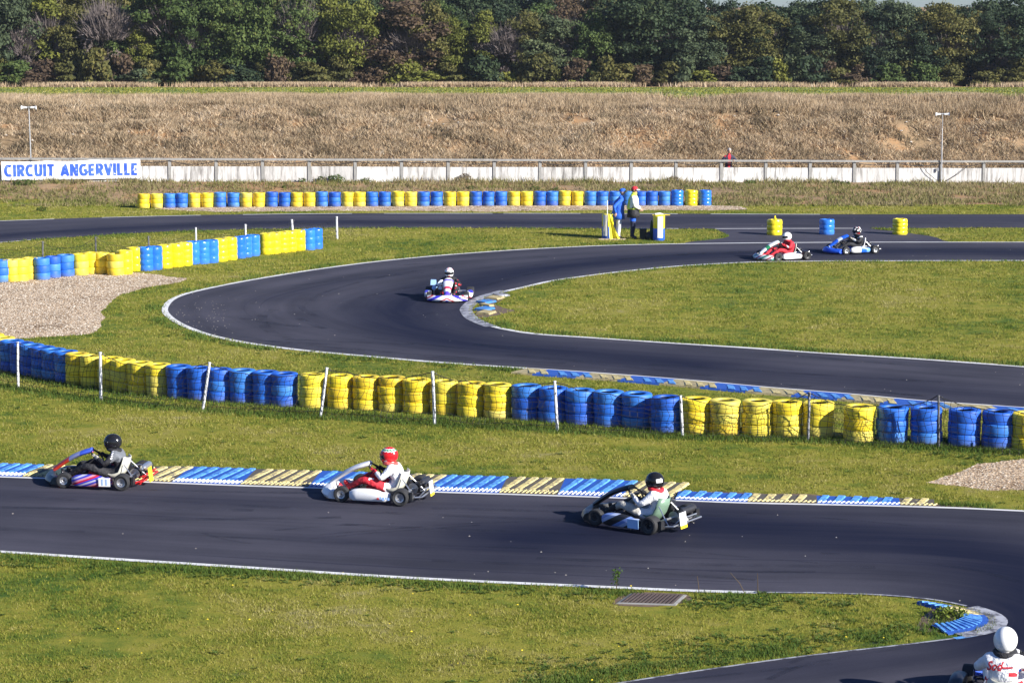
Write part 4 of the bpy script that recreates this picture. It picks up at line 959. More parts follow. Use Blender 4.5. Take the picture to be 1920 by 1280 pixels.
# flag pole on a wooden foot, its yellow flag hanging to the grass
p = G(1139, 449.5); o = thing('flag_stand', 'upright pole on a flat wooden foot with a hanging yellow flag, before the left drum', 'flag', p)
WOOD = simple('bare_wood', (.40, .32, .22), .8)
mb = MB(); mb.box((.16, -.02, .02), (.95, .1, .04)); mb.obj('foot', WOOD, o)
mb = MB(); mb.tube([(0, 0, .03), (-.01, 0, .75), (-.015, 0, 1.38)], .014, 6); mb.obj('pole', WHT, o)
mb = MB(); mb.tube([(.035, -.015, .03), (-.012, -.015, .9)], .009, 5); mb.tube([(-.13, -.01, .3), (-.01, -.01, .88)], .008, 5); mb.obj('flag_sticks', WOOD, o)
mb = MB(); vs = []
for j in range(9):
    v = j / 8; z = .88 * (1 - v) + .015; wd_ = .05 + .30 * v ** 1.3
    for i in range(6):
        u = i / 5; vs.append((.02 + .06 * v + wd_ * u, -.03 - .05 * math.sin(u * 7 + v * 2) * (.3 + v), z + .03 * u * v))
mb.add(vs, [(j * 6 + i, (j + 1) * 6 + i, (j + 1) * 6 + i + 1, j * 6 + i + 1) for j in range(8) for i in range(5)]); mb.obj('flag', simple('yellow_flag_cloth', (.78, .68, .03), .8), o)
# black crate and green jacket beside the right drum
p = G(1207, 449); o = thing('equipment_crate', 'black equipment crate on the grass between the marshal in red cap and right drum', 'crate', p)
mb = MB(); mb.box((-.02, .1, .17), (.23, .26, .34), taper=1.03); mb.box((-.02, .1, .36), (.25, .28, .03)); mb.obj('box', BLK, o)
mb = MB(); mb.tube([(-.08, -.03, .2), (-.08, -.06, .25), (.04, -.06, .25), (.04, -.03, .2)], .01, 5); mb.obj('handle', BLK, o)
p = G(1218, 450); o = thing('kit_bag', 'dark bag with a green jacket slumped against the right drum', 'bag', p)
mb = MB(); mb.loft([[Vector((math.cos(a) * .13 * k, .12 + math.sin(a) * .11 * k, z)) for a in [i * PI / 5 for i in range(10)]] for z, k in ((0, .95), (.08, 1.1), (.18, 1), (.26, .7), (.29, .3))]); mb.obj('bag', BLK, o)
mb = MB(); mb.loft([[Vector((.06 + .02 * z + math.cos(a) * .05 * k, .1 + math.sin(a) * .06 * k, z)) for a in [i * PI / 4 for i in range(8)]] for z, k in ((.1, 1.4), (.3, 1.3), (.5, 1.0), (.68, .5))]); mb.obj('jacket', DGR, o)

# drain by the near track
dp = [G(1163, 1131), G(1262, 1134), G(1281, 1117), G(1187, 1114)]
DR = m_worn('rusty_cast_iron', (.07, .05, .045), (.12, .09, .075), .5, .7, 14)
o = thing('drain_grate', 'rusty slotted drain grate set in a concrete frame at the near track edge', 'drain', (dp[0] + dp[1] + dp[2] + dp[3]) / 4); c0 = o.location.copy()
mb = MB(); q = [p + (p - c0) * .12 - c0 for p in dp]; qi = [p - c0 for p in dp]
mb.add([(*v.xy, .012) for v in q] + [(*v.xy, .02) for v in qi] + [(*v.xy, -.03) for v in q], [(0, 1, 5, 4), (1, 2, 6, 5), (2, 3, 7, 6), (3, 0, 4, 7)] + [(i, i + 8, (i + 1) % 4 + 8, (i + 1) % 4) for i in range(4)]); mb.obj('frame', CONC, o, False)
mb = MB(); mb.add([(*v.xy, .008) for v in qi], [(0, 1, 2, 3)]); mb.obj('sump', BLK, o, False)
for k in range(13):
    u = (k + .5) / 13; a, b = qi[0].lerp(qi[1], u), qi[3].lerp(qi[2], u); t_ = (qi[1] - qi[0]).normalized() * .013; mb = MB()
    mb.add([(*(v).xy, z) for z in (.01, .03) for v in (a - t_, a + t_, b + t_, b - t_)], [(4, 5, 6, 7), (0, 1, 5, 4), (1, 2, 6, 5), (2, 3, 7, 6), (3, 0, 4, 7)]); mb.obj('bar', DR, o, False)

# ================================================================== WEEDS AND BUSHES AT THE WALL
def leaf_cloud(mb_pts, n, size, rx, ry, rz, c=(0, 0, 0), shell=.35, rng=RNG):
    d = rng.normal(0, 1, (n, 3)); d /= np.linalg.norm(d, axis=1)[:, None]; r = rng.uniform(shell, 1, (n, 1)) ** .6
    mb_pts.append(d * r * np.array([rx, ry, rz]) + np.array(c)); return d
def leaves_mesh(name, P, size, mat, nrm=None, aspect=.7):
    n = len(P); a = RNG.normal(0, 1, (n, 3));
    if nrm is not None: a = nrm + a * .65
    a /= np.linalg.norm(a, axis=1)[:, None]; b = np.cross(a, RNG.normal(0, 1, (n, 3))); b /= np.linalg.norm(b, axis=1)[:, None] + 1e-9; c = np.cross(a, b)
    s = size * RNG.uniform(.55, 1.3, (n, 1)); V = np.stack([P - b * s, P + c * s * aspect, P + b * s, P - c * s * aspect], 1).reshape(-1, 3)
    return np_mesh(name, V, np.arange(n * 4).reshape(-1, 4), mat, np.repeat(RNG.uniform(0, 1, n), 4), 4)
def m_leaf(name, cols, trans=.3):
    m, nt, b = newmat(name, .7, spec=.2); at = N(nt, 'ShaderNodeAttribute', attribute_name='tint'); oi = N(nt, 'ShaderNodeObjectInfo')
    g = noise_n(nt, .35, 3, .6, 'World')
    x = mathn(nt, 'ADD', mathn(nt, 'MULTIPLY', at.outputs['Fac'], .45), mathn(nt, 'MULTIPLY', oi.outputs['Random'], .25)); x = mathn(nt, 'ADD', x, mathn(nt, 'MULTIPLY', mathn(nt, 'SUBTRACT', g.outputs[0], .35), .8))
    r = ramp(nt, cols); nt.links.new(x, r.inputs[0]); nt.links.new(r.outputs[0], b.inputs['Base Color'])
    tr = N(nt, 'ShaderNodeBsdfTranslucent'); nt.links.new(r.outputs[0], tr.inputs[0]); ms = N(nt, 'ShaderNodeMixShader'); ms.inputs[0].default_value = trans
    nt.links.new(b.outputs[0], ms.inputs[1]); nt.links.new(tr.outputs[0], ms.inputs[2]); nt.links.new(ms.outputs[0], nt.nodes['Material Output'].inputs[0]); return m
LG = m_leaf('weed_leaves', [(0, (.03, .06, .012)), (.5, (.06, .11, .02)), (1, (.12, .16, .04))]); LT = m_leaf('dead_stems', [(0, (.10, .07, .04)), (1, (.25, .19, .12))])
def weed(px, py, r, h, label, mat=LG, yoff=0.0):
    f = wall_pt(px); k = (px - 960) / FPX; s = None
    y = f.y - .25
    for _ in range(60):                                    # walk down the bank until the photo point is met
        z = ground_z(k * y, y); v = 4 + (CAM_H - z) * FPX / y
        if v >= py: break
        y -= .12
    p = Vector((k * y, y, ground_z(k * y, y))); t = thing('weed_clump', label, 'weeds', p); pts = []
    n = int(130 * r * h / .06); leaf_cloud(pts, max(60, n), .03, r, r * .6, h * .55, (0, 0, h * .45)); P = np.concatenate(pts); P = P[P[:, 2] > .0]
    link('foliage', leaves_mesh('foliage', P, .035, mat), t)
    mb = MB()
    for _ in range(9): a = random.uniform(0, 6.3); mb.tube([(0, 0, -.02), (math.cos(a) * r * .5, math.sin(a) * r * .3, h * .6), (math.cos(a) * r * .9, math.sin(a) * r * .5, h * random.uniform(.8, 1.25))], [.007, .005, .003], 4)
    mb.obj('stems', LT, t)
for x, y, r, h, l in [(630, 337, .38, .36, 'largest dark green weed clump at the wall foot, below the seventh panel right of banner'), (602, 337, .22, .28, 'thin dark weed at the wall foot left of the largest clump'), (686, 337, .26, .22, 'small green weed clump at the wall foot just right of the largest one'),
                      (566, 336, .2, .2, 'low green tuft at the wall foot left of the two dark weeds'), (882, 352, .26, .16, 'bright green weed on the bank above the yellow and blue stacks, left of a pair'), (1003, 353, .24, .18, 'bright green weed on the bank, left one of the middle pair'), (1040, 356, .22, .2, 'bright green weed on the bank, right one of the middle pair'),
                      (1290, 350, .18, .14, 'small green weed on the bank above the last blue stacks'), (1407, 341, .3, .16, 'flat green weed at the wall foot right of the spectator'), (1568, 342, .22, .18, 'left one of two green weeds at the wall foot left of the right mast'), (1585, 344, .24, .2, 'right one of two green weeds at the wall foot left of the right mast'),
                      (45, 343, .5, .28, 'grassy green hump spilling over the wall foot beneath the banner'), (872, 334, .3, .4, 'tall dry branching weed standing against the wall in the middle'), (532, 349, .12, .12, 'tiny green weed on the slope above the yellow stacks'), (76, 411, .26, .2, 'dark green weed by the far track edge at the left'), (1263, 337, .3, .3, 'dry straw clump at the wall foot above the drum')]:
    weed(x, y, r, h, l, LT if 'dry' in l else LG)
# tall weed beside the drain and lone stalks
def stalk(px, py, h, label, head=True, lean=0):
    p = G(px, py); t = thing('tall_weed', label, 'weed', p); mb = MB(); mb.tube([(0, 0, -.02), (lean * .4, 0, h * .5), (lean, 0, h)], [.006, .005, .003], 4); mb.obj('stem', LT, t)
    if head:
        P = RNG.normal(0, .035, (60, 3)) + np.array([lean, 0, h]); P2 = RNG.normal(0, .03, (30, 3)) + np.array([lean * .5, 0, h * .6]); link('leaves', leaves_mesh('leaves', np.concatenate([P, P2]), .02, LG), t)
stalk(1156, 1110, .27, 'small leafy weed standing at the white line left of the drain grate')
stalk(1311, 1112, .25, 'bare pale grass stalk at the asphalt edge just right of the drain', False, -.03); stalk(1398, 1112, .30, 'leaning bare pale stalk at the asphalt edge, middle of three', False, -.22); stalk(1421, 1113, .30, 'curved bare pale stalk at the asphalt edge, rightmost of three', False, -.01)
p = G(1782, 1156); t = thing('weed_clump', 'yellow green flowering weed clump behind the near apex kerb', 'weeds', p); pts = []
leaf_cloud(pts, 380, .03, .25, .26, .10, (0, 0, .04)); P = np.concatenate(pts); link('foliage', leaves_mesh('foliage', P[P[:, 2] > 0], .028, m_leaf('yellow_green_weed', [(0, (.06, .10, .02)), (.5, (.16, .2, .03)), (1, (.45, .42, .08))])), t)
for x, y, r, h, l in [(150, 0, 0, 0, '')][:0]: pass
# ================================================================== THE WOOD
BARK = simple('bark', (.10, .085, .07), .9, scale=6); PALEBARK = simple('pale_bark', (.36, .34, .31), .85, scale=6); TWIG = simple('bare_twigs', (.13, .105, .10), .9)
LEAF = {
    'dark green': m_leaf('dark_green_leaves', [(0, (.012, .024, .014)), (.45, (.03, .050, .025)), (.8, (.052, .075, .03)), (1, (.09, .10, .035))]),
    'mid green': m_leaf('mid_green_leaves', [(0, (.024, .042, .014)), (.45, (.052, .080, .022)), (.8, (.088, .115, .03)), (1, (.15, .15, .035))]),
    'grey green': m_leaf('grey_green_leaves', [(0, (.03, .045, .025)), (.45, (.06, .08, .04)), (.8, (.09, .11, .05)), (1, (.13, .13, .07))]),
    'olive': m_leaf('olive_leaves', [(0, (.035, .038, .012)), (.45, (.075, .075, .022)), (.8, (.12, .105, .03)), (1, (.17, .12, .04))]),
    'yellow green': m_leaf('yellow_green_leaves', [(0, (.05, .06, .010)), (.45, (.10, .11, .022)), (.8, (.165, .165, .03)), (1, (.28, .24, .035))]),
    'russet': m_leaf('russet_leaves', [(0, (.045, .03, .022)), (.45, (.085, .058, .038)), (.8, (.12, .085, .04)), (1, (.12, .12, .035))]),
    'bare grey': m_leaf('sparse_brown_leaves', [(0, (.05, .04, .04)), (.5, (.10, .08, .075)), (1, (.15, .12, .08))])}
RATIO = {'round': 2.7, 'tall': 3.8, 'bush': 1.5}
for k_, f_ in (('mid green', 1.25), ('olive', 1.35), ('yellow green', 1.35), ('grey green', 1.2), ('russet', 1.15), ('bare grey', 1.2)):
    for n_ in LEAF[k_].node_tree.nodes:                    # lighter leaf kinds brightened: sun on the trees put into their colour
        if n_.type == 'VALTORGB':
            for e_ in n_.color_ramp.elements: e_.color = [min(1, v * f_) for v in e_.color[:3]] + [1]
def crown_mesh(nblob, leaf, per, shape, seed):
    """unit crown: radius 1 across, height 0..1, as many leafy clumps with gaps between them"""
    g = np.random.default_rng(seed); P = []; Nn = []
    for k in range(nblob):
        t = g.uniform(0, 1); a = g.uniform(0, 2 * PI); t *= .72 + .28 * (.5 + .5 * math.sin(a * 2 + seed)) * g.uniform(.8, 1.15)
        if shape == 'round': rr = math.sqrt(max(0, 1 - (2 * t - 1) ** 2)) ** .8; 
        elif shape == 'tall': rr = (.25 + .75 * math.sin(min(1, t * 1.15 + .08) * PI) ** .7) * .9
        else: rr = (1 - t * .75)
        rad = rr * g.uniform(.3, 1.02); c = np.array([math.cos(a) * rad, math.sin(a) * rad, (.07 + .85 * t) * RATIO[shape]]); br = g.uniform(.14, .36)
        d = g.normal(0, 1, (per, 3)); d /= np.linalg.norm(d, axis=1)[:, None]; d[:, 2] = np.where(d[:, 2] < -.3, -d[:, 2] * .5, d[:, 2])
        r = br * g.uniform(.45, 1.0, (per, 1)) ** .5
        P.append(c + d * r * np.array([1.15, 1.15, .72]) * g.uniform(.85, 1.2, (1, 3)) + g.normal(0, .05, (per, 3))); Nn.append(d)
    return np.concatenate(P), np.concatenate(Nn)
def twig_mesh(n, seed):
    g = np.random.default_rng(seed); d = g.normal(0, 1, (n, 3)); d /= np.linalg.norm(d, axis=1)[:, None]; d[:, 2] = np.abs(d[:, 2]) * .8
    base = d * g.uniform(.3, .8, (n, 1)) * np.array([.9, .9, .45]) + np.array([0, 0, .42]); tip = base + (d + g.normal(0, .35, (n, 3))) * g.uniform(.1, .3, (n, 1)) * np.array([1, 1, .55]) + np.array([0, 0, .06])
    s = np.cross(tip - base, g.normal(0, 1, (n, 3))); s /= np.linalg.norm(s, axis=1)[:, None] + 1e-9
    w_ = .008; V = np.stack([base - s * w_, base + s * w_, tip], 1).reshape(-1, 3); return V
def trunk_mb(h, r, spread, seed, forks=7):
    g = random.Random(seed); mb = MB(); mb.tube([(0, 0, -.3), (g.uniform(-.1, .1), g.uniform(-.1, .1), h * .35), (g.uniform(-.3, .3), g.uniform(-.2, .2), h * .75)], [r, r * .75, r * .3], 7)
    for k in range(forks):
        z = h * g.uniform(.22, .65); a = g.uniform(0, 2 * PI); L = spread * g.uniform(.5, .9)
        mb.tube([(0, 0, z), (math.cos(a) * L * .45, math.sin(a) * L * .45, z + h * .12), (math.cos(a) * L, math.sin(a) * L, z + h * g.uniform(.18, .34))], [r * .4, r * .22, r * .08], 5)
    return mb
CROWNS = {}
def crown_variant(shape, i):
    k = (shape, i)
    if k not in CROWNS:
        nb, per = {'round': (90, 190), 'tall': (64, 160), 'bush': (26, 110), 'small': (34, 60)}[shape]
        P, Nn = crown_mesh(nb, 0, per, {'small': 'round', 'bush': 'bush'}.get(shape, shape), 100 + i * 7 + len(shape))
        size = {'round': .046, 'tall': .058, 'bush': .085, 'small': .075}[shape]
        me = leaves_mesh('crown', P, size, LEAF['mid green'], Nn); CROWNS[k] = me
    return CROWNS[k]
TRUNKS = {}
def tree(px, Y, wd, h, kind, shape, label, group, name='tree', pale=False, cat='tree', base=.0):
    if shape in ('round', 'tall'): h *= 1.12 if px < 1280 else 1.04
    k_ = (px - 960) / FPX; p = Vector((k_ * Y, Y, -.36)); t = thing(name, label, cat, p, random.uniform(0, 6.28), group)
    v = random.randint(0, 3); bare = kind == 'bare grey'
    tk = (shape, v, pale)
    if tk not in TRUNKS: TRUNKS[tk] = trunk_mb(1.0 if shape != 'bush' else .8, .026 if shape != 'bush' else .04, .55, v * 3 + 1, 9).mesh('trunk', PALEBARK if pale else BARK)
    tr = link('trunk', TRUNKS[tk], t); tr.scale = (wd * .7, wd * .7, h)
    if bare or (group.endswith('front row of the wood') and random.random() < .6):
        key = ('tw', v)
        if key not in TRUNKS:
            V = twig_mesh(2600, v + 5); TRUNKS[key] = np_mesh('twigs', V, np.arange(len(V)).reshape(-1, 3), TWIG)
        o = link('twigs', TRUNKS[key], t); q_ = 1.0 if bare else random.uniform(.85, 1.02); o.scale = (wd / 2 * q_, wd / 2 * q_, h * q_)
    me = crown_variant(shape if not bare else 'small', v); o = link('crown', me, t)
    lo = base; s = wd / 2; o.location = (0, 0, h * lo); rt = RATIO.get(shape if not bare else 'round', 2.7); o.scale = (s, s, h * (1 - lo) / rt) if not bare else (s * .8, s * .8, h * (.8 - lo) / rt)
    o.material_slots[0].link = 'OBJECT'; o.material_slots[0].material = LEAF[kind]
    return t
cnt = {}
def tl(kind, row, noun='tree'):
    k = (kind, row, noun); cnt[k] = cnt.get(k, 0) + 1
    return f'{kind} {noun}, {ordw(cnt[k] - 1)} such from the left in the {row}'
front = [(-60, 7, 9.5, 'grey green'), (20, 6, 10.5, 'grey green'), (52, 4, 6.5, 'bare grey'), (95, 5.5, 9.8, 'yellow green'), (138, 5, 7.2, 'olive'), (175, 5, 6.8, 'grey green'), (205, 6, 9.8, 'bare grey'), (238, 4, 5.6, 'mid green'), (272, 3.6, 5.8, 'yellow green'),
         (322, 7.4, 10.8, 'mid green'), (372, 5, 8.0, 'mid green'), (415, 4.8, 6.4, 'grey green'), (455, 6, 9.2, 'mid green'), (503, 5.2, 8.8, 'mid green'), (528, 3.8, 6.9, 'yellow green'), (560, 5, 9.8, 'mid green'), (592, 3.6, 5.0, 'russet'), (622, 4.6, 9.4, 'yellow green'),
         (660, 5.6, 8.6, 'yellow green'), (705, 4.4, 5.6, 'bare grey'), (765, 8.4, 7.9, 'russet'), (812, 5, 8.0, 'olive'), (852, 3.8, 6.4, 'yellow green'), (908, 4.2, 7.6, 'yellow green'), (950, 5, 6.8, 'bare grey'), (985, 5.2, 7.2, 'olive'), (1032, 5.4, 6.4, 'grey green'),
         (1078, 4.6, 7.4, 'bare grey'), (1112, 4.4, 7.2, 'mid green'), (1150, 3, 3.6, 'grey green'), (1200, 7.4, 9.4, 'dark green'), (1255, 5.6, 8.8, 'dark green'), (1305, 5.6, 7.6, 'grey green'), (1350, 5.4, 7.8, 'olive'), (1400, 4.6, 8.3, 'olive'), (1432, 5.4, 8.2, 'olive'),
         (1480, 5.4, 8.0, 'dark green'), (1525, 5.4, 6.2, 'grey green'), (1568, 6, 8.7, 'olive'), (1622, 5.4, 7.6, 'dark green'), (1668, 5.6, 8.4, 'grey green'), (1712, 5, 7.2, 'dark green'), (1768, 6, 8.4, 'olive'), (1820, 5.4, 8.2, 'dark green'), (1870, 4.8, 7.4, 'bare grey'), (1910, 6, 8.3, 'dark green'), (1975, 6, 8.5, 'dark green')]
for px, wd, h, kd in front:
    sh = 'tall' if h / wd > 1.75 else 'round'; right = px > 1280
    tree(px, 245 + random.uniform(-.8, 1.5), wd * 1.15, h, kd, sh, tl(kd, 'front row of the wood'), 'trees in the front row of the wood', base=.02 if not right else .06)
low = ['yellow green', 'mid green', 'olive', 'mid green', 'olive', 'yellow green', 'dark green', 'russet', 'olive', 'grey green']
x = -60
while x < 2000:
    kd = random.choice(low if x < 1500 else low[3:]); h = random.uniform(1.6, 4.2)
    if abs(x - 1675) < 14: kd, h = 'mid green', 2.9
    if x > 1740 and random.random() < .4: x += 30; continue
    tree(x, 242.2 + random.uniform(-.7, .8), random.uniform(3.0, 5.0), h, kd, 'bush', tl(kd, 'undergrowth', 'bush'), 'bushes along the foot of the wood', 'bush', cat='bush')
    x += random.uniform(22, 36)
for row, Y, st, hs, rowname in ((0, 250, 62, (7.5, 9.0), 'second row of the wood'), (1, 257, 66, (9.6, 11.0), 'third row of the wood'), (2, 266, 70, (11.0, 12.5), 'back row of the wood')):
    x = -80
    while x < 2010:
        z = x / 1920; kinds = ['mid green', 'dark green', 'grey green', 'olive'] if x < 700 else ['dark green', 'mid green', 'dark green', 'russet'] if x < 1100 else ['dark green', 'dark green', 'grey green', 'dark green', 'olive']
        kd = random.choice(kinds); h = random.uniform(*hs)
        if row == 0: h = min(h, 8.9)
        lim = 9.6 if x < 1300 else 99
        if x > 1240: h = min(h, random.uniform(8.0, 8.75) + (Y - 250) * 0.008)
        elif x > 690: h = min(h, 9.6)
        tree(x, Y + random.uniform(-2, 2), random.uniform(6, 8), h, kd, 'round', tl(kd, rowname), 'trees in the ' + rowname)
        x += st * random.uniform(.8, 1.2)
for px in (1613, 1621, 1681, 1740, 1886, 1420, 1555):
    tree(px, 243.6, 2.2, 6.2, random.choice(['dark green', 'olive']), 'small', tl('slim pale trunked', 'front of the wood').replace('slim pale trunked tree, ', 'slim tree with bare pale trunk, ').replace(' such', ''), 'slim pale trunked trees at the wood edge', pale=True, base=.5)

# ================================================================== KARTS
CHROME = simple('polished_metal', (.55, .55, .56), .3, .8, var=.08); DARKM = simple('dark_metal', (.05, .05, .055), .45, .5)
def K(name, c, rough=.35): return simple(name, c, rough, var=.06, scale=8)
PW, PR, PB, PK = K('white_bodywork', (.76, .76, .77)), K('red_bodywork', (.55, .02, .02)), K('blue_bodywork', (.015, .09, .60)), K('black_bodywork', (.012, .012, .015))
def wheel_meshes(Rr, wd, rim):
    t = MB(); w2 = wd / 2; t.lathe([(Rr * .5, -w2 * .8), (Rr * .8, -w2), (Rr * .95, -w2 * .9), (Rr, -w2 * .6), (Rr, w2 * .6), (Rr * .95, w2 * .9), (Rr * .8, w2), (Rr * .5, w2 * .8)], axis='X', n=28); t.f = [f for f in t.f]
    r = MB(); r.lathe([(.012, w2 * .35), (Rr * .2, w2 * .35), (Rr * .24, w2 * .62), (Rr * .36, w2 * .5), (Rr * .42, w2 * .8), (Rr * .53, w2 * .86), (Rr * .5, -w2 * .86), (Rr * .42, -w2 * .8), (Rr * .36, -w2 * .5), (.012, -w2 * .35)], axis='X', n=20)
    for k in range(5):
        a = 2 * PI * k / 5; r.box((w2 * .6, math.cos(a) * Rr * .34, math.sin(a) * Rr * .34), (.012, .02, .03))
    return t.mesh('kart_tyre', RUB), r.mesh('kart_rim', rim)
WHEELS = {}
def wheel(parent, loc, front, rimmat, steer=0, mirror=False):
    k = (front, rimmat.name)
    if k not in WHEELS: WHEELS[k] = wheel_meshes(.132 if front else .142, .135 if front else .21, rimmat)
    o = link('wheel', WHEELS[k][0], parent, loc, (random.uniform(0, 6), 0, steer + (PI if mirror else 0))); r = link('rim', WHEELS[k][1], o); return o
def solid(mb, name, mat, parent, th):
    me = mb.mesh(name, mat); bm = bmesh.new(); bm.from_mesh(me); bmesh.ops.recalc_face_normals(bm, faces=bm.faces); bmesh.ops.solidify(bm, geom=bm.faces[:], thickness=th); bm.to_mesh(me); bm.free(); return link(name, me, parent)
def plate(parent, name, loc, size, rot, mat, txt=None, tmat=None):
    mb = MB(); mb.box((0, 0, 0), (size[0], .008, size[1])); o = mb.obj(name, mat, parent, False, loc); o.rotation_euler = rot
    if txt:
        me = text_mesh(txt, size[1] * .95, bold=.004); xs_ = [v.co.x for v in me.vertices]; ys_ = [v.co.y for v in me.vertices]; cx, cy = (min(xs_) + max(xs_)) / 2, (min(ys_) + max(ys_)) / 2
        for v in me.vertices: v.co = Vector((v.co.x - cx, -.007, v.co.y - cy))
        me.materials.clear(); me.materials.append(tmat); link('number', me, o)
    return o
def kart(label, loc, heading, st):
    """heading: direction the kart drives, as an angle of +Y turned about Z"""
    t = thing('racing_kart', label, 'kart', loc, heading, 'racing karts on the track')
    g = lambda k, d=None: st.get(k, d)
    fr = MB()
    for s in (-1, 1):
        fr.tube([(s * .30, -.66, .06), (s * .34, -.2, .05), (s * .26, .25, .05), (s * .18, .62, .05), (s * .16, .86, .06)], .016, 6)
        fr.tube([(s * .30, .30, .05), (s * .60, .34, .06), (s * .62, -.1, .06), (s * .33, -.14, .05)], .011, 5)
        fr.tube([(s * .2, .60, .06), (s * .44, .62, .12)], .016, 6)
    for y in (.86, .3, -.25, -.62): fr.tube([(-.25, y, .052), (.25, y, .052)], .014, 6)
    fr.obj('frame', g('frame', DARKM), t)
    ax = MB(); ax.tube([(-.6, -.42, .142), (.6, -.42, .142)], .02, 8); ax.lathe([(.02, .12), (.09, .12), (.09, .13), (.02, .13)], (0, -.42, .142), 'X', 18); ax.obj('rear_axle', CHROME, t)
    fl = MB(); fl.box((0, .45, .032), (.46, .82, .008)); fl.obj('floor_tray', g('tray', DARKM), t)
    # nose
    n1 = MB(); rings = []; bw = g('nose_w', .52)
    for i in range(15):
        u = -1 + 2 * i / 14; x = u * bw; yf = 1.08 - .24 * abs(u) ** 2.2; hgt = .20 - .04 * abs(u) + (.02 if abs(u) > .6 else 0)
        rings.append([Vector((x, yf, .045)), Vector((x, yf + .03, .09)), Vector((x, yf, .15)), Vector((x, yf - .05, hgt)), Vector((x * .98, yf - .16, hgt - .01 + .02 * (1 - abs(u)))), Vector((x * .98, yf - .18, .10)), Vector((x, yf - .12, .04))])
    n1.loft(rings); n1.obj('nose', g('nose', PW), t)
    # front panel
    n2 = MB(); rings = []
    for i in range(9):
        u = i / 8; y = .97 - .69 * u; z = .20 + .36 * u + .05 * math.sin(u * PI); wv = .07 + .075 * math.sin(min(1, u * 1.25) * PI * .5) ** 1.3 - (.035 if u > .95 else 0)
        rings.append([Vector((wv * math.cos(a) * (1 if abs(math.cos(a)) < .9 else 1), y + .012 * math.sin(a), z + .042 * math.sin(a) + .012 * (1 - abs(math.cos(a))))) for a in [k * PI / 5 for k in range(10)]])
    n2.loft(rings); n2.obj('front_panel', g('panel', PW), t)
    if g('panel_plate'): plate(t, 'number_plate', (0, .42, .475), (.17, .12), (R(-60) , 0, PI), g('panel_plate'))
    for s in (-1, 1):
        mb = MB(); rings = []
        for i in range(11):
            u = i / 10; y = .46 - .70 * u; out = .05 * math.sin(u * PI) ** .6; hh = .06 + .03 * math.sin(min(1, u * 1.1 + .15) * PI) ** .5 + .012 * u; ww = .085 if i not in (0, 10) else .06; cx = s * (.575 + out * .35); cz = .062 + hh
            ex = .7 if i in (0, 10) else 1
            rings.append([Vector((cx + s * ww * sx_ * ex, y, cz + hh * sz_ * ex)) for sx_, sz_ in ((-1, -.8), (-.3, -1), (.6, -1), (.95, -.55), (1.0, .3), (.82, .85), (.3, 1.05), (-.6, 1.0), (-1, .7))][::s])
        mb.loft(rings); mb.obj('side_pod', g('pod', PW), t)
    if g('pod_plate'): plate(t, 'number_plate', (-.693, g('plate_y', -.12), .15), (.2, .15), (R(4), 0, -PI / 2), *g('pod_plate'))
    # seat
    mb = MB(); sh_ = g('seat_h', 1); prof = [(.10, .16, .17), (.02, .09, .185), (-.12, .07, .195), (-.24, .11, .20), (-.32, .22, .20), (-.37, .12 + .22 * sh_, .185), (-.40, .12 + .34 * sh_, .15)]; vs = []
    for y, z, wv in prof:
        for k in range(9):
            u = -1 + k / 4; lift = .11 * abs(u) ** 3; vs.append((u * wv * (1.0 if abs(u) < 1 else 1.05), y + lift * (.7 if z > .2 else .1), z + lift * (.25 if z > .2 else 1)))
    mb.add(vs, [(i * 9 + k, i * 9 + k + 1, (i + 1) * 9 + k + 1, (i + 1) * 9 + k) for i in range(6) for k in range(8)]); solid(mb, 'seat', g('seat', PW), t, .012)
    for s in (-1, 1): ss = MB(); ss.tube([(s * .19, -.33, .36), (s * .30, -.58, .08)], .01, 5); ss.obj('seat_stay', CHROME, t)
    # steering
    c = Vector((0, .20, .465)); nrm = Vector((0, -.72, .69)).normalized(); a1 = Vector((1, 0, 0)); a2 = nrm.cross(a1).normalized()
    mb = MB(); mb.tube([c + a1 * math.cos(q) * .15 + a2 * math.sin(q) * .135 for q in [2 * PI * i / 18 for i in range(18)]], .016, 7, closed=True); mb.tube([c - a1 * .14, c + a1 * .14], .012, 5); mb.tube([c, c - a2 * .12], .012, 5); mb.lathe([(0, -.01), (.04, -.01), (.04, .01), (0, .01)], tuple(c), n=10); mb.obj('steering_wheel', BLK, t)
    mb = MB(); mb.tube([c, (0, .62, .08)], .012, 6); mb.tube([(-.42, .58, .12), (0, .6, .09), (.42, .58, .12)], .008, 5); mb.obj('steering_column', DARKM, t)
    for s in (-1, 1): mb = MB(); mb.tube([(s * .2, .70, .05), (s * .2, .76, .2), (s * .12, .765, .21)], .009, 5); mb.obj('pedal', CHROME, t)
    mb = MB(); mb.box((0, .22, .12), (.2, .26, .16), taper=.85); mb.obj('fuel_tank', g('tank', PW), t)
    # engine on the right of the seat
    e = MB(); e.box((.33, -.24, .16), (.17, .2, .15)); e.lathe([(0, -.02), (.05, -.02), (.05, .16), (0, .16)], (.33, -.22, .23), n=12)
    for k in range(6): e.box((.33, -.22, .25 + k * .02), (.15, .16, .008))
    e.box((.33, -.20, .385), (.09, .09, .03)); e.box((.32, -.40, .13), (.05, .18, .12)); en = e.obj('engine', DARKM, t, False)
    mb = MB(); mb.tube([(.33, -.36, .24), (.32, -.46, .26), (.28, -.52, .26)], .022, 8); mb.lathe([(.02, -.2), (.055, -.18), (.058, .18), (.02, .2)], (.22, -.60, .26), 'X', 14); mb.tube([(.0, -.60, .26), (-.06, -.62, .27)], .018, 6); mb.obj('exhaust', CHROME if g('chrome_exhaust') else DARKM, t)
    mb = MB(); mb.lathe([(.0, -.1), (.055, -.09), (.06, .08), (0, .1)], (.42, .0, .3), 'Y', 12); mb.tube([(.42, -.08, .3), (.36, -.16, .3)], .03, 8); mb.obj('airbox', g('airbox', BLK), t)
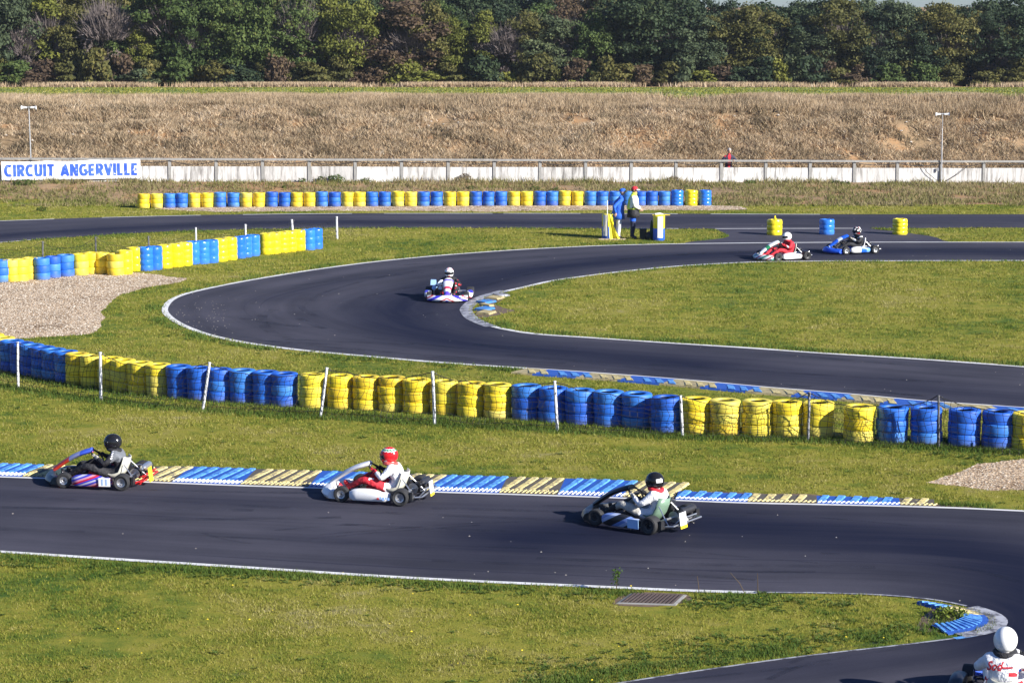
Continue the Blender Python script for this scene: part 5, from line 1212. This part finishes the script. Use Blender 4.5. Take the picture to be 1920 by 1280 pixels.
    mb = MB(); mb.tube([(-.46, -.62, .12), (-.44, -.74, .13), (.44, -.74, .13), (.46, -.62, .12)], .014, 6); mb.tube([(-.28, -.62, .07), (-.25, -.76, .22), (.25, -.76, .22), (.28, -.62, .07)], .011, 6); mb.tube([(-.46, -.62, .12), (-.3, -.5, .07)], .012, 5); mb.tube([(.46, -.62, .12), (.3, -.5, .07)], .012, 5); mb.obj('rear_bumper', g('bumper', CHROME), t)
    if g('rear_plate'):
        cols = g('rear_plate'); o = plate(t, 'rear_plate', (g('rp_x', -.12), -.775, .22), (.20, .20), (R(-8), 0, 0), cols[0]); mb = MB(); mb.box((0, -.001, -.125), (.20, .012, .05)); mb.obj('plate_band', cols[1], o, False)
    if g('fins'):
        for s in (-1, 1): mb = MB(); mb.box((s * .55, -.60, .16), (.12, .04, .14), taper=.8); mb.obj('rear_wheel_guard', g('fins'), t)
    rim = g('rim', CHROME); stv = g('steer', 0)
    for s in (-1, 1):
        wheel(t, (s * .52, .62, .132), True, rim, stv, s < 0); wheel(t, (s * .575, -.42, .142), False, rim, 0, s < 0)
    return t

# ================================================================== PEOPLE
def skin_mesh(name, V, E, Rd, mats, mfun=None, sub=2):
    me = bpy.data.meshes.new('tmp'); me.from_pydata([tuple(v) for v in V], E, []); o = bpy.data.objects.new('tmp', me); C.objects.link(o)
    o.modifiers.new('s', 'SKIN'); o.modifiers.new('u', 'SUBSURF').levels = sub
    sv = me.skin_vertices[0].data
    for i, r in enumerate(Rd): sv[i].radius = r if isinstance(r, tuple) else (r, r)
    sv[0].use_root = True
    dg = bpy.context.evaluated_depsgraph_get(); m2 = bpy.data.meshes.new_from_object(o.evaluated_get(dg)); bpy.data.objects.remove(o); m2.name = name
    m2.materials.clear()
    for m in mats: m2.materials.append(m)
    m2.polygons.foreach_set('material_index', [mfun(p.center) if mfun else 0 for p in m2.polygons])
    for v in m2.vertices:
        k = noise.noise(Vector((v.co.x * 9, v.co.y * 9, v.co.z * 13))) * .009 + noise.noise(v.co * 26) * .004; v.co = v.co + v.normal * k
    m2.shade_smooth(); return m2
SKIN = simple('skin', (.50, .30, .21), .6, var=.05); VIS = simple('dark_visor', (.01, .01, .014), .12)
def helmet(parent, loc, mats, pfun, tilt=.15, visor=VIS, turn=0):
    """full-face helmet: shell with chin bar, visor in its opening"""
    mb = MB(); nu, nv = 32, 22; vs = []; a_, b_, c_ = .128, .158, .142
    for j in range(nv + 1):
        th = PI * j / nv
        for i in range(nu):
            ph = 2 * PI * i / nu; x, y, z = math.sin(th) * math.sin(ph), math.sin(th) * math.cos(ph), math.cos(th)
            k = 1.0; front = max(0, y)
            if z < -.15: k += .10 * front * min(1, (-.15 - z) * 3)
            zz = z if z > -.82 else -.82 - (z + .82) * .2
            vs.append(Vector((x * a_ * k, y * b_ * k, zz * c_)))
    fs = []; mi = []
    for j in range(nv):
        for i in range(nu):
            q = [j * nu + i, j * nu + (i + 1) % nu, (j + 1) * nu + (i + 1) % nu, (j + 1) * nu + i]; c = sum((vs[v] for v in q), Vector()) / 4
            fs.append(tuple(reversed(q))); mi.append(pfun(Vector((c.x / a_, c.y / b_, c.z / c_))))
    mb.add(vs, fs); mb.mi = mi; o = mb.obj('helmet', mats, parent, True, loc); o.rotation_euler = (-tilt, 0, turn)
    v = MB(); vs = []
    for j in range(6):
        z = -.22 + .50 * j / 5
        for i in range(15):
            ph = -1.25 + 2.5 * i / 14; r = math.sqrt(max(.01, 1 - z * z)) * 1.035; vs.append((math.sin(ph) * r * a_, math.cos(ph) * r * b_, z * c_))
    v.add(vs, [(j * 15 + i, j * 15 + i + 1, (j + 1) * 15 + i + 1, (j + 1) * 15 + i) for j in range(5) for i in range(14)]); solid(v, 'visor', visor, o, .006); return o
def hand(parent, wrist, palm, rim_c, mat, side, name='glove'):
    """a gloved hand closed on the rim: palm, four fingers of different lengths round it, thumb along it"""
    mb = MB(); w_, p_ = Vector(wrist), Vector(palm); mb.tube([w_, w_.lerp(p_, .5), p_, p_ + (p_ - w_) * .25], [.034, .037, .038, .026], 9, sx=.72)
    up = Vector((0, .69, .72)); fw = Vector((0, .8, .1)).normalized(); inn = Vector((-side, 0, 0))
    for k, ln in enumerate((.9, 1.0, .95, .75)):
        b0 = p_ + up * (.028 - .019 * k) + fw * .012; L = .05 * ln
        mb.tube([b0, b0 + fw * L * .55, b0 + fw * L * .75 + inn * L * .45, b0 + fw * L * .3 + inn * L * .75], [.0105, .010, .0095, .008], 6)
    b0 = p_ + up * .02 + inn * .012; mb.tube([b0, b0 + up * .022 + inn * .014, b0 + up * .042 + inn * .022 + fw * .01], [.012, .011, .009], 6)
    return mb.obj(name, mat, parent)
def driver(label, kt, st):
    """seated driver: hips in the bucket seat, legs forward to the pedals, both arms to the wheel"""
    t = thing('person', label, 'person', kt.location, kt.rotation_euler.z, 'kart drivers'); ln = st.get('lean', 0)
    ln += .09
    V = [(0, -.14, .17), (0, -.21, .28), (0, -.26 + ln * .4, .40), (0, -.25 + ln * .8, .50), (0, -.225 + ln, .565), (0, -.20 + ln, .62)]; Rd = [(.15, .12), (.15, .115), (.175, .13), (.165, .11), (.075, .075), (.062, .062)]; E = [(0, 1), (1, 2), (2, 3), (3, 4), (4, 5)]
    sh = {}
    for s in (-1, 1):
        b = len(V); sp = (s * .165, -.25 + ln * .85, .505)
        V += [sp, (s * (.265 + st.get('elbow', 0)), -.06 + ln * .5, .36), (s * .19, .10, .43), (s * .165, .145, .455)]; Rd += [.078, .052, .042, .036]; E += [(3, b), (b, b + 1), (b + 1, b + 2), (b + 2, b + 3)]
        b = len(V); V += [(s * .10, -.06, .15), (s * .20, .16, .27), (s * .225, .34, .33), (s * .18, .53, .22), (s * .15, .68, .13), (s * .15, .76, .17), (s * .14, .79, .23)]; Rd += [.095, .082, .066, .052, .04, (.04, .045), .03]
        E += [(0, b)] + [(b + i, b + i + 1) for i in range(6)]
    mats = st['mats']; me = skin_mesh('racing_suit', V, E, Rd, mats, st['f']); link('racing_suit', me, t)
    hc = Vector((0, -.205 + ln, .715)); 
    mb = MB(); mb.tube([Vector((math.cos(q) * .10, -.225 + ln + math.sin(q) * .10, .585 + .015 * math.sin(q))) for q in [2 * PI * i / 14 for i in range(14)]], .036, 8, closed=True); mb.obj('collar', st.get('collar', BLK), t)
    helmet(t, tuple(hc), st['hmats'], st['hf'], st.get('tilt', .12), st.get('visor', VIS), st.get('turn', 0))
    for s in (-1, 1): hand(t, (s * .17, .13, .45), (s * .155, .175, .475), None, st['gloves'][0 if s < 0 else 1], s)
    return t
def place(px, py, local, ang):
    """kart origin from the photo point of one spot of it that touches the ground"""
    g_ = G(px, py); c, s = math.cos(ang), math.sin(ang); return Vector((g_.x - (local[0] * c - local[1] * s), g_.y - (local[0] * s + local[1] * c), .006))
def head_to(dx, dy): return math.atan2(-dx, dy)
cl = lambda n, c, r=.75: simple(n, c, r, var=.14, scale=14, folds=.7)
SBLK, SGRY, SWHT, SRED, SBLU, SLGR = cl('black_cloth', (.012, .012, .016)), cl('grey_cloth', (.12, .13, .15)), cl('white_cloth', (.74, .74, .76)), cl('red_cloth', (.52, .015, .03)), cl('blue_cloth', (.01, .10, .62)), cl('light_grey_cloth', (.40, .38, .34))
HB, HW, HR, HG = K('black_helmet_shell', (.012, .012, .014), .15), K('white_helmet_shell', (.78, .78, .78), .2), K('red_helmet_shell', (.62, .015, .02), .2), K('green_stripe', (.02, .25, .10), .3)
PYEL = K('yellow_plate', (.80, .62, .03)); PLB = K('light_blue_plate', (.35, .55, .85)); PGRN = K('sage_green_seat', (.16, .25, .18)); IV = K('ivory_seat', (.55, .54, .46)); LBT = K('pale_blue_print', (.30, .48, .85))
# 1: the number 11 kart at the left
a = head_to(-math.cos(R(8)), math.sin(R(8)))
PANEL1 = livery('red_to_blue_panel', [(.60, .04, .02), (.60, .04, .02), (.05, .10, .55), (.25, .28, .5), (.62, .05, .02)], (0, 1.0, 0), 1.0)
POD1 = livery('blue_red_white_pod', [(.04, .05, .45), (.45, .45, .6), (.04, .04, .45), (.50, .02, .04), (.55, .25, .35)], (0, .35, 1), 6.5)
k1 = kart('kart with white number 11 plate and red blue front panel, leftmost on the near track', place(229, 919.5, (-.6, -.42), a), a, dict(nose=K('dark_nose', (.03, .045, .05)), panel=PANEL1, pod=POD1, pod_plate=(WHT, '11', LBT), plate_y=-.14, seat=IV, frame=PR, bumper=PR, rear_plate=(PYEL, PYEL), fins=BLK, chrome_exhaust=True, tank=PR, steer=.06))
def f1(c):
    if c.z > .40 and c.y < -.12: return 2 if (c.y > -.15 and abs(c.x) > .1 and c.z > .47) else 1
    return 0
driver('driver in black suit with grey white shoulders and glossy black helmet, leftmost kart', k1, dict(mats=[SBLK, SGRY, SWHT], f=f1, hmats=[HB, HW], hf=lambda c: 0, gloves=(SLGR, SBLK), collar=SBLK, lean=.03))
# 2: the white kart
a = head_to(-math.cos(R(14)), math.sin(R(14)))
k2 = kart('all white kart in the middle of the near track, carrying a driver in red trousers', place(751, 948.5, (-.6, -.42), a), a, dict(nose=PW, panel=PW, pod=PW, seat=IV, rear_plate=(WHT, PYEL), rp_x=.0, fins=BLK, tank=PR, steer=.05))
def f2(c):
    if c.z < .34 and c.y > -.02 or c.y > .24: return 1
    if c.x > .12 and c.y > .03: return 2
    if c.x > .2 and c.y > -.06: return 3
    return 0
def h2(c):
    d = c.z - .35 * c.y - .25
    return 2 if .42 < d < .56 else 1 if .30 < d < .62 else 1 if (c.z < -.35 and .1 < c.y < .5 and abs(c.x) > .5) else 0
driver('driver in white jacket and red trousers with a red helmet striped white and green', k2, dict(mats=[SWHT, SRED, SBLK, SBLU], f=f2, hmats=[HR, HW, HG], hf=h2, gloves=(SRED, SBLK), collar=cl('salmon_scarf', (.6, .09, .08)), lean=.07, tilt=.3))
for q in range(5): mb = MB(); mb.box((-.694, -.06 - q * .045, .12 + .01 * (q % 2)), (.006, .032, .028 + .014 * (q % 3))); mb.obj('printed_mark', LBT if q else PR, k2, False)
# 3: the black kart
a = head_to(-math.cos(R(34)), math.sin(R(34)))
POD3 = livery('black_pod_with_pale_flash', [(.012, .012, .015), (.012, .012, .015), (.35, .42, .62), (.14, .22, .5)], (0, .55, 1), 4.2)
k3 = kart('black kart with sage green seat and white yellow rear plate, rightmost of three in line', place(1219, 1002, (-.6, -.42), a), a, dict(nose=PK, panel=PK, pod=POD3, pod_plate=(PLB, None, None), plate_y=-.16, seat=PGRN, rear_plate=(WHT, PYEL), rp_x=-.2, fins=BLK, tank=PK, steer=.1, rim=DARKM))
def f3(c):
    if c.x > .1 and c.y > -.12 and c.z > .33: return 1
    if c.y > .02 and c.z < .36 or c.y > .2: return 2 if c.y < .42 else 1
    return 0
driver('driver in white jacket with crimson collar, grey trousers and black helmet', k3, dict(mats=[SWHT, SBLK, SLGR], f=f3, hmats=[HB, HW], hf=lambda c: 1 if (c.y < -.55 and -.1 < c.z < .25 and c.x < -.1) else 0, gloves=(SLGR, SBLK), collar=SRED, lean=-.03))
# 4: coming towards the camera out of the hairpin
a = head_to(-.03, -1)
NOSE4 = livery('white_blue_red_nose', [(.75, .75, .76), (.05, .04, .55), (.05, .04, .55), (.72, .72, .75), (.6, .06, .08), (.75, .75, .76), (.75, .75, .76)], (1.1, 0, 2.2), 1.75, mirror=True)
PAN4 = livery('white_red_nose_panel', [(.75, .75, .76), (.75, .75, .76), (.75, .75, .76), (.6, .05, .1), (.75, .75, .76), (.10, .06, .55)], (0, 1, 0), 1.9)
k4 = kart('white blue and red kart driving towards the camera at the hairpin exit', place(838, 568.5, (0, 1.06), a), a, dict(nose=NOSE4, panel=PAN4, pod=NOSE4, seat=PW, panel_plate=WHT, airbox=PLB, nose_w=.56, rim=DARKM))
def f4(c):
    if abs(c.x) > .17 and .3 < c.z < .52: return 1 if c.x > 0 else (2 if noise.noise(c * 14) > .1 else 0)
    return 2 if c.y > .5 and noise.noise(c * 9) > .1 else 0
mb = MB(); mb.box((.44, -.1, .44), (.16, .18, .14), taper=.9); mb.obj('radiator', PLB, k4)
driver('driver facing the camera in black suit with white sleeve, white helmet with black visor', k4, dict(mats=[SBLK, SWHT, SRED], f=f4, hmats=[HW, HR, HB], hf=lambda c: 1 if (c.z > .55 and noise.noise(c * 4) > .15) or (c.z < -.45 and c.y > .4 and abs(c.x) < .35) else 2 if (c.y > .55 and .30 < c.z < .42 and abs(c.x) < .3) else 0, gloves=(SBLK, SBLK), collar=SBLK, lean=.04, elbow=.06))
# 5: red driver, back straight
a = head_to(-math.cos(R(27)), -math.sin(R(27)))
NOSE5 = livery('white_green_red_nose', [(.72, .72, .72), (.02, .22, .10), (.1, .25, .3), (.72, .72, .72), (.5, .02, .03), (.72, .72, .72)], (.5, .3, 1.1), 4)
k5 = kart('white kart with green and red stripes on the far straight', place(1512, 487.5, (-.6, -.42), a), a, dict(nose=NOSE5, panel=livery('white_green_panel', [(.72, .72, .72), (.72, .72, .72), (.03, .25, .10), (.72, .72, .72)], (0, 1, 0), 2.1), pod=PW, seat=IV, tank=PW, rim=DARKM, steer=-.05))
driver('driver in red suit with plain white helmet on the far straight', k5, dict(mats=[SRED, SWHT], f=lambda c: 1 if (c.y > .04 and c.z > .38 and c.x < 0 and c.y < .09) else 0, hmats=[HW, HB], hf=lambda c: 0, gloves=(SRED, SRED), collar=SRED, lean=.05))
# 6: the blue kart behind it
a = head_to(-math.cos(R(22)), -math.sin(R(22)))
POD6 = livery('blue_and_white_pod', [(.015, .12, .62), (.15, .35, .75), (.72, .72, .74), (.74, .74, .75)], (0, -1, .15), 1.25)
k6 = kart('blue kart with blue and white side pods following the red driver', place(1640, 475.8, (-.6, -.42), a), a, dict(nose=PB, panel=livery('blue_panel', [(.015, .10, .6), (.5, .58, .72), (.015, .10, .6)], (0, 1, 0), 2.3), pod=POD6, seat=PW, tank=PB, steer=-.05, airbox=BLK))
driver('driver in black suit with white chest flash and black helmet on the blue kart', k6, dict(mats=[SBLK, SWHT], f=lambda c: 1 if (abs(c.x) > .04 and .40 < c.z - abs(c.x) * .6 < .43 and c.y > -.2) or (c.y > .09 and c.z > .38 and c.y < .16 and c.x < 0) else 0, hmats=[HB, HW, HR], hf=lambda c: 1 if noise.noise(c * 3.2) > .22 else 2 if noise.noise(c * 3.2 + Vector((5, 0, 0))) > .35 else 0, gloves=(SLGR, SBLK), collar=SBLK, lean=.03))
# 7: seen from behind at the bottom right corner
a = head_to(math.sin(R(19)), math.cos(R(19))); kp = G(1880, 1328); kp.z = .006
off = Vector((-math.sin(a) * -.20, math.cos(a) * -.20, 0)); kp = kp - off
k7 = kart('kart driving away at the lower right corner, mostly below the frame', kp, a, dict(nose=PB, panel=PW, pod=PK, seat=IV, rear_plate=(WHT, PYEL), chrome_exhaust=True, seat_h=.72))
def f7(c):
    if c.z < .25 and c.y < .05: return 1
    if abs(c.z - .375 - .25 * (c.x - .05)) < .014 and c.x > .02: return 1
    return 0
d7 = driver('driver seen from behind in white suit lettered in red, plain white helmet, black collar', k7, dict(mats=[SWHT, SRED], f=f7, hmats=[HW], hf=lambda c: 0, gloves=(SBLK, SBLK), collar=SBLK, elbow=.05, tilt=.05))
d7.scale = (1.09, 1.09, 1.10); d7.location.z += .02      # a tall driver
# red script lettering on the back, laid on the suit
suit = [c for c in d7.children if c.name.startswith('racing_suit')][0]
me = text_mesh('Sod\u2014', .13, bold=.0035); bm = bmesh.new(); bm.from_mesh(me); bmesh.ops.triangulate(bm, faces=bm.faces); bmesh.ops.subdivide_edges(bm, edges=bm.edges, cuts=1)
from mathutils.bvhtree import BVHTree
bv = BVHTree.FromPolygons([v.co for v in suit.data.vertices], [p.vertices for p in suit.data.polygons]); xs_ = [v.co.x for v in bm.verts]; cx = (min(xs_) + max(xs_)) / 2
rows_, ys_ = [], []
for gx_ in np.linspace(-.13, .11, 13):
    for gz_ in np.linspace(.36, .54, 9):
        h_ = bv.ray_cast(Vector((gx_, -1.2, gz_)), Vector((0, 1, 0)))[0]
        if h_: rows_.append((1, gx_, gz_, gx_ ** 2, gz_ ** 2, gx_ * gz_)); ys_.append(h_.y)
cf = np.linalg.lstsq(np.array(rows_), np.array(ys_), rcond=None)[0]; dev = float(np.max(np.array(rows_) @ cf - np.array(ys_)))
for v in bm.verts:
    x = (v.co.x - cx) * .82 + v.co.y * .25 - .035; z = .43 + v.co.y + (v.co.x - cx) * .04
    v.co = Vector((x, float(np.dot(cf, (1, x, z, x * x, z * z, x * z))) - min(.022, dev * .8 + .004), z))
bm.to_mesh(me); bm.free(); me.materials.clear(); me.materials.append(SRED); link('lettering', me, suit)

# standing people
def head(parent, loc, hair, cap=None, brim=None, face=1.0):
    mb = MB(); nu, nv = 20, 14; vs = []
    for j in range(nv + 1):
        th = PI * j / nv
        for i in range(nu):
            ph = 2 * PI * i / nu; x, y, z = math.sin(th) * math.sin(ph), math.sin(th) * math.cos(ph), math.cos(th); k = 1 - .18 * max(0, -z) * (1 - max(0, y) * .6)
            yy = y * .098 * k + (.018 * math.exp(-((x / .16) ** 2 + ((z + .12) / .16) ** 2)) if y > .5 else 0); vs.append((x * .078 * k, yy, z * .118))
    mb.add(vs, [tuple(reversed((j * nu + i, j * nu + (i + 1) % nu, (j + 1) * nu + (i + 1) % nu, (j + 1) * nu + i))) for j in range(nv) for i in range(nu)]); o = mb.obj('head', SKIN, parent, True, loc)
    for s in (-1, 1):
        mb = MB(); mb.lathe([(0, -.008), (.011, -.006), (.013, .004), (0, .008)], (s * .03, .088, .012), 'Y', 8); mb.obj('eye', BLK, o); mb = MB(); mb.lathe([(0, -.008), (.02, -.006), (.026, .004), (.01, .01)], (s * .078, -.005, -.005), 'X', 10); mb.obj('ear', SKIN, o)
    mb = MB(); mb.box((0, .090, -.052), (.045, .012, .008)); mb.obj('mouth', simple('lips', (.35, .12, .1), .6), o)
    hm = MB(); vs = []
    for j in range(8):
        th = (.12 + .5 * j / 7) * PI if j else 0
        for i in range(20):
            ph = 2 * PI * i / 20; y = math.cos(ph); r = 1.07; th2 = th * (1 - .38 * max(0, y)); vs.append((math.sin(th2) * math.sin(ph) * .078 * r, math.sin(th2) * y * .098 * r, math.cos(th2) * .118 * r))
    fs = [((j + 1) * 20 + i, (j + 1) * 20 + (i + 1) % 20, j * 20 + (i + 1) % 20, j * 20 + i) for j in range(7) for i in range(20)]; hm.add(vs, fs); solid(hm, 'hair', hair, o, .006)
    if cap:
        cm = MB(); cm.lathe([(.092, .02), (.1, .05), (.09, .095), (.06, .128), (.0, .14)], (0, 0, 0), n=18); cm.v = [(x, y * 1.17, z) for x, y, z in cm.v]
        vs = []
        for j in range(3):
            for i in range(9): ph = -1.1 + 2.2 * i / 8; r = .1 + .035 * j; vs.append((math.sin(ph) * r * .92, math.cos(ph) * r * 1.17 + .0, .045 - .014 * j))
        co = cm.obj('cap', cap, o); bmn = MB(); bmn.add(vs, [(j * 9 + i, j * 9 + i + 1, (j + 1) * 9 + i + 1, (j + 1) * 9 + i) for j in range(2) for i in range(8)]); solid(bmn, 'brim', brim or cap, co, .008)
    return o
def fingers(parent, wrist, dirv, mat, curl=.5):
    mb = MB(); w_ = Vector(wrist); d = Vector(dirv).normalized(); sd = d.cross(Vector((1, .2, 0))).normalized(); n_ = d.cross(sd).normalized(); mb.tube([w_, w_ + d * .04, w_ + d * .085], [.026, .036, .034], 8, sx=.55)
    for k, ln in enumerate((.9, 1, .95, .72)):
        b0 = w_ + d * .08 + sd * (.027 - .018 * k); L = .075 * ln; mb.tube([b0, b0 + d * L * .5 + n_ * L * .12 * curl, b0 + d * L * .9 + n_ * L * .5 * curl], [.0095, .009, .007], 6)
    b0 = w_ + d * .03 + sd * .03; mb.tube([b0, b0 + d * .03 + sd * .022, b0 + d * .06 + sd * .024], [.012, .011, .008], 6); return mb.obj('hand', mat, parent)
def stander(label, p, rz, mats, f, arms, lean=0, scale=1.0):
    t = thing('person', label, 'person', p, rz); t.scale = (scale,) * 3
    V = [(0, 0, .92), (0, lean * .3, 1.08), (0, lean * .6, 1.25), (0, lean, 1.40), (0, lean * 1.15, 1.50), (0, lean * 1.3, 1.56)]; Rd = [(.15, .12), (.145, .115), (.165, .12), (.15, .105), (.065, .065), (.055, .055)]; E = [(i, i + 1) for i in range(5)]
    for s, (el, wr) in zip((-1, 1), arms):
        b = len(V); V += [(s * .165, lean, 1.40), (el[0], el[1], el[2]), (wr[0], wr[1], wr[2])]; Rd += [.085, .072, .045]; E += [(3, b), (b, b + 1), (b + 1, b + 2)]
        b = len(V); V += [(s * .09, 0, .84), (s * .10, .02, .48), (s * .11, -.02, .09), (s * .12, .06, .045), (s * .12, .14, .03)]; Rd += [.12, .092, .074, (.05, .05), (.045, .035)]; E += [(0, b), (b, b + 1), (b + 1, b + 2), (b + 2, b + 3), (b + 3, b + 4)]
    link('body', skin_mesh('body', V, E, Rd, mats, f), t); return t
def coat(parent, name, mats, rings, mfun=None, n=18):
    """rings: (z, half width x, half depth y, centre y)"""
    mb = MB(); vs = []
    for j, (z, hx, hy, cy) in enumerate(rings):
        for i in range(n):
            a_ = 2 * PI * i / n; k = 1 + .035 * math.sin(a_ * 5 + j); vs.append((hx * k * math.sin(a_), cy + hy * k * math.cos(a_), z))
    mb.add(vs, [(j * n + i, j * n + (i + 1) % n, (j + 1) * n + (i + 1) % n, (j + 1) * n + i) for j in range(len(rings) - 1) for i in range(n)]); me = mb.mesh(name, mats)
    if mfun: me.polygons.foreach_set('material_index', [mfun(q.center) for q in me.polygons])
    bm = bmesh.new(); bm.from_mesh(me); bmesh.ops.recalc_face_normals(bm, faces=bm.faces); bmesh.ops.solidify(bm, geom=bm.faces[:], thickness=.012); bm.to_mesh(me); bm.free(); return link(name, me, parent)
COATB = cl('blue_coat_cloth', (.015, .11, .58)); WTR = cl('pale_trousers', (.55, .56, .62)); NAVY = cl('navy_trousers', (.012, .016, .05)); HIV = cl('hi_vis_yellow', (.62, .80, .10)); REFL = cl('pale_reflective_jacket', (.80, .82, .68)); GHAIR = cl('grey_hair', (.35, .33, .31)); SHOE = cl('shoe_leather', (.05, .045, .05))
p = G(1159, 446.5)
m1 = stander('marshal in long blue coat, pale trousers and blue yellow cap leaning beside the left drum', p, -PI / 2 + .1, [COATB, WTR, SHOE], lambda c: 0 if c.z > .93 or abs(c.x) > .24 else 1 if c.z > .1 else 2, [((-.30, -.02, 1.15), (-.26, .12, .98)), ((.36, -.22, 1.16), (.26, -.13, .93))], lean=.09, scale=.97)
coat(m1, 'coat', [COATB, WTR], [(.70, .26, .25, -.02), (.85, .255, .24, -.02), (1.0, .24, .21, .0), (1.2, .24, .205, .02), (1.35, .22, .18, .05), (1.46, .13, .11, .10), (1.50, .075, .08, .105)], lambda c: 1 if (c.y - (c.z - 1) * .25 > .10 and abs(c.x) < .075) else 0)
coat(m1, 'sleeve', COATB, [(.0, .01, .01, 0), (.001, .01, .01, 0)]) if False else None
head(m1, (0, .15, 1.665), GHAIR, COATB, PYEL); fingers(m1, (.26, -.13, .93), (-.25, .1, -.9), SKIN); fingers(m1, (-.26, .12, .98), (.2, .25, -.9), SKIN)
p = G(1186, 447.5)
m2 = stander('marshal in pale yellow hi vis jacket, dark trousers and red cap between the two drums', p, -PI / 2 - .1, [REFL, NAVY, SBLU, SHOE], lambda c: 0 if c.z > .95 or abs(c.x) > .24 else 2 if c.z > .62 else 1 if c.z > .1 else 3, [((-.27, .06, 1.15), (-.12, .26, 1.04)), ((.27, .06, 1.15), (.12, .26, 1.04))], lean=.03, scale=1.02)
coat(m2, 'hi_vis_jacket', [REFL, HIV], [(1.02, .235, .20, .0), (1.08, .24, .205, .0), (1.25, .235, .19, .01), (1.38, .22, .17, .02), (1.47, .14, .12, .03), (1.54, .085, .09, .035)], lambda c: 1 if c.y < -.07 or c.z < 1.07 or c.z > 1.46 else 0)
coat(m2, 'black_coat_skirt', SBLK, [(.74, .25, .22, .02), (.86, .245, .215, .02), (1.0, .225, .19, .01), (1.08, .20, .17, .0)])
mb = MB(); mb.tube([(-.2, -.05, 1.14), (-.1, .18, 1.12), (.12, .2, 1.06), (.22, -.02, 1.08)], .045, 8); mb.obj('waist_sleeves', SBLK, m2)
head(m2, (0, .055, 1.665), cl('brown_hair', (.06, .04, .03)), SRED, WHT); fingers(m2, (-.12, .26, 1.04), (.6, .6, -.5), SKIN); fingers(m2, (.12, .26, 1.04), (-.6, .6, -.5), SKIN)
mb = MB(); mb.tube([Vector((math.cos(q) * .07, .045 + math.sin(q) * .075, 1.56)) for q in [2 * PI * i / 12 for i in range(12)]], .03, 7, closed=True); mb.obj('collar', HIV, m2)
wp = wall_pt(1367); p = Vector((wp.x, wp.y + .42, wp.z - .40))
m3 = stander('spectator in dark jacket with red chest leaning on the rail behind the white wall', p, PI + .12, [cl('dark_jacket', (.02, .02, .045)), SRED, NAVY], lambda c: 2 if c.z < .95 else 1 if c.y > .06 and abs(c.x) < .045 or (c.x > .13 and c.z > 1.42) else 0, [((-.34, .12, 1.2), (-.22, .34, 1.27)), ((.34, .12, 1.2), (.22, .34, 1.27))], lean=.12, scale=1.08)
head(m3, (0, .16, 1.67), GHAIR); fingers(m3, (-.22, .34, 1.27), (.7, .6, .1), SKIN); fingers(m3, (.22, .34, 1.27), (-.7, .6, .1), SKIN)

for q in range(7): mb = MB(); mb.box((-.694, .16 - q * .05, .15), (.006, .034, .02 + .01 * (q % 2))); mb.obj('printed_mark', PR, k5, False)
# ------------------------------------------------------------------ thin autumn haze over the whole place
hz = MB(); x0, x1, y0, y1, z0, z1 = -420, 420, -40, 600, -1.6, 16.0
hz.add([(x0, y0, z0), (x1, y0, z0), (x1, y1, z0), (x0, y1, z0), (x0, y0, z1), (x1, y0, z1), (x1, y1, z1), (x0, y1, z1)], [(3, 2, 1, 0), (4, 5, 6, 7), (0, 1, 5, 4), (1, 2, 6, 5), (2, 3, 7, 6), (3, 0, 4, 7)])
hm_ = bpy.data.materials.new('haze'); hm_.use_nodes = True; hn = hm_.node_tree; hn.nodes.remove(hn.nodes['Principled BSDF'])
pv = hn.nodes.new('ShaderNodeVolumePrincipled'); pv.inputs['Color'].default_value = (.80, .88, 1, 1); pv.inputs['Density'].default_value = .0001; pv.inputs['Anisotropy'].default_value = .2
hn.links.new(pv.outputs[0], hn.nodes['Material Output'].inputs['Volume']); tag(hz.obj('haze', hm_, None, False), kind='stuff')
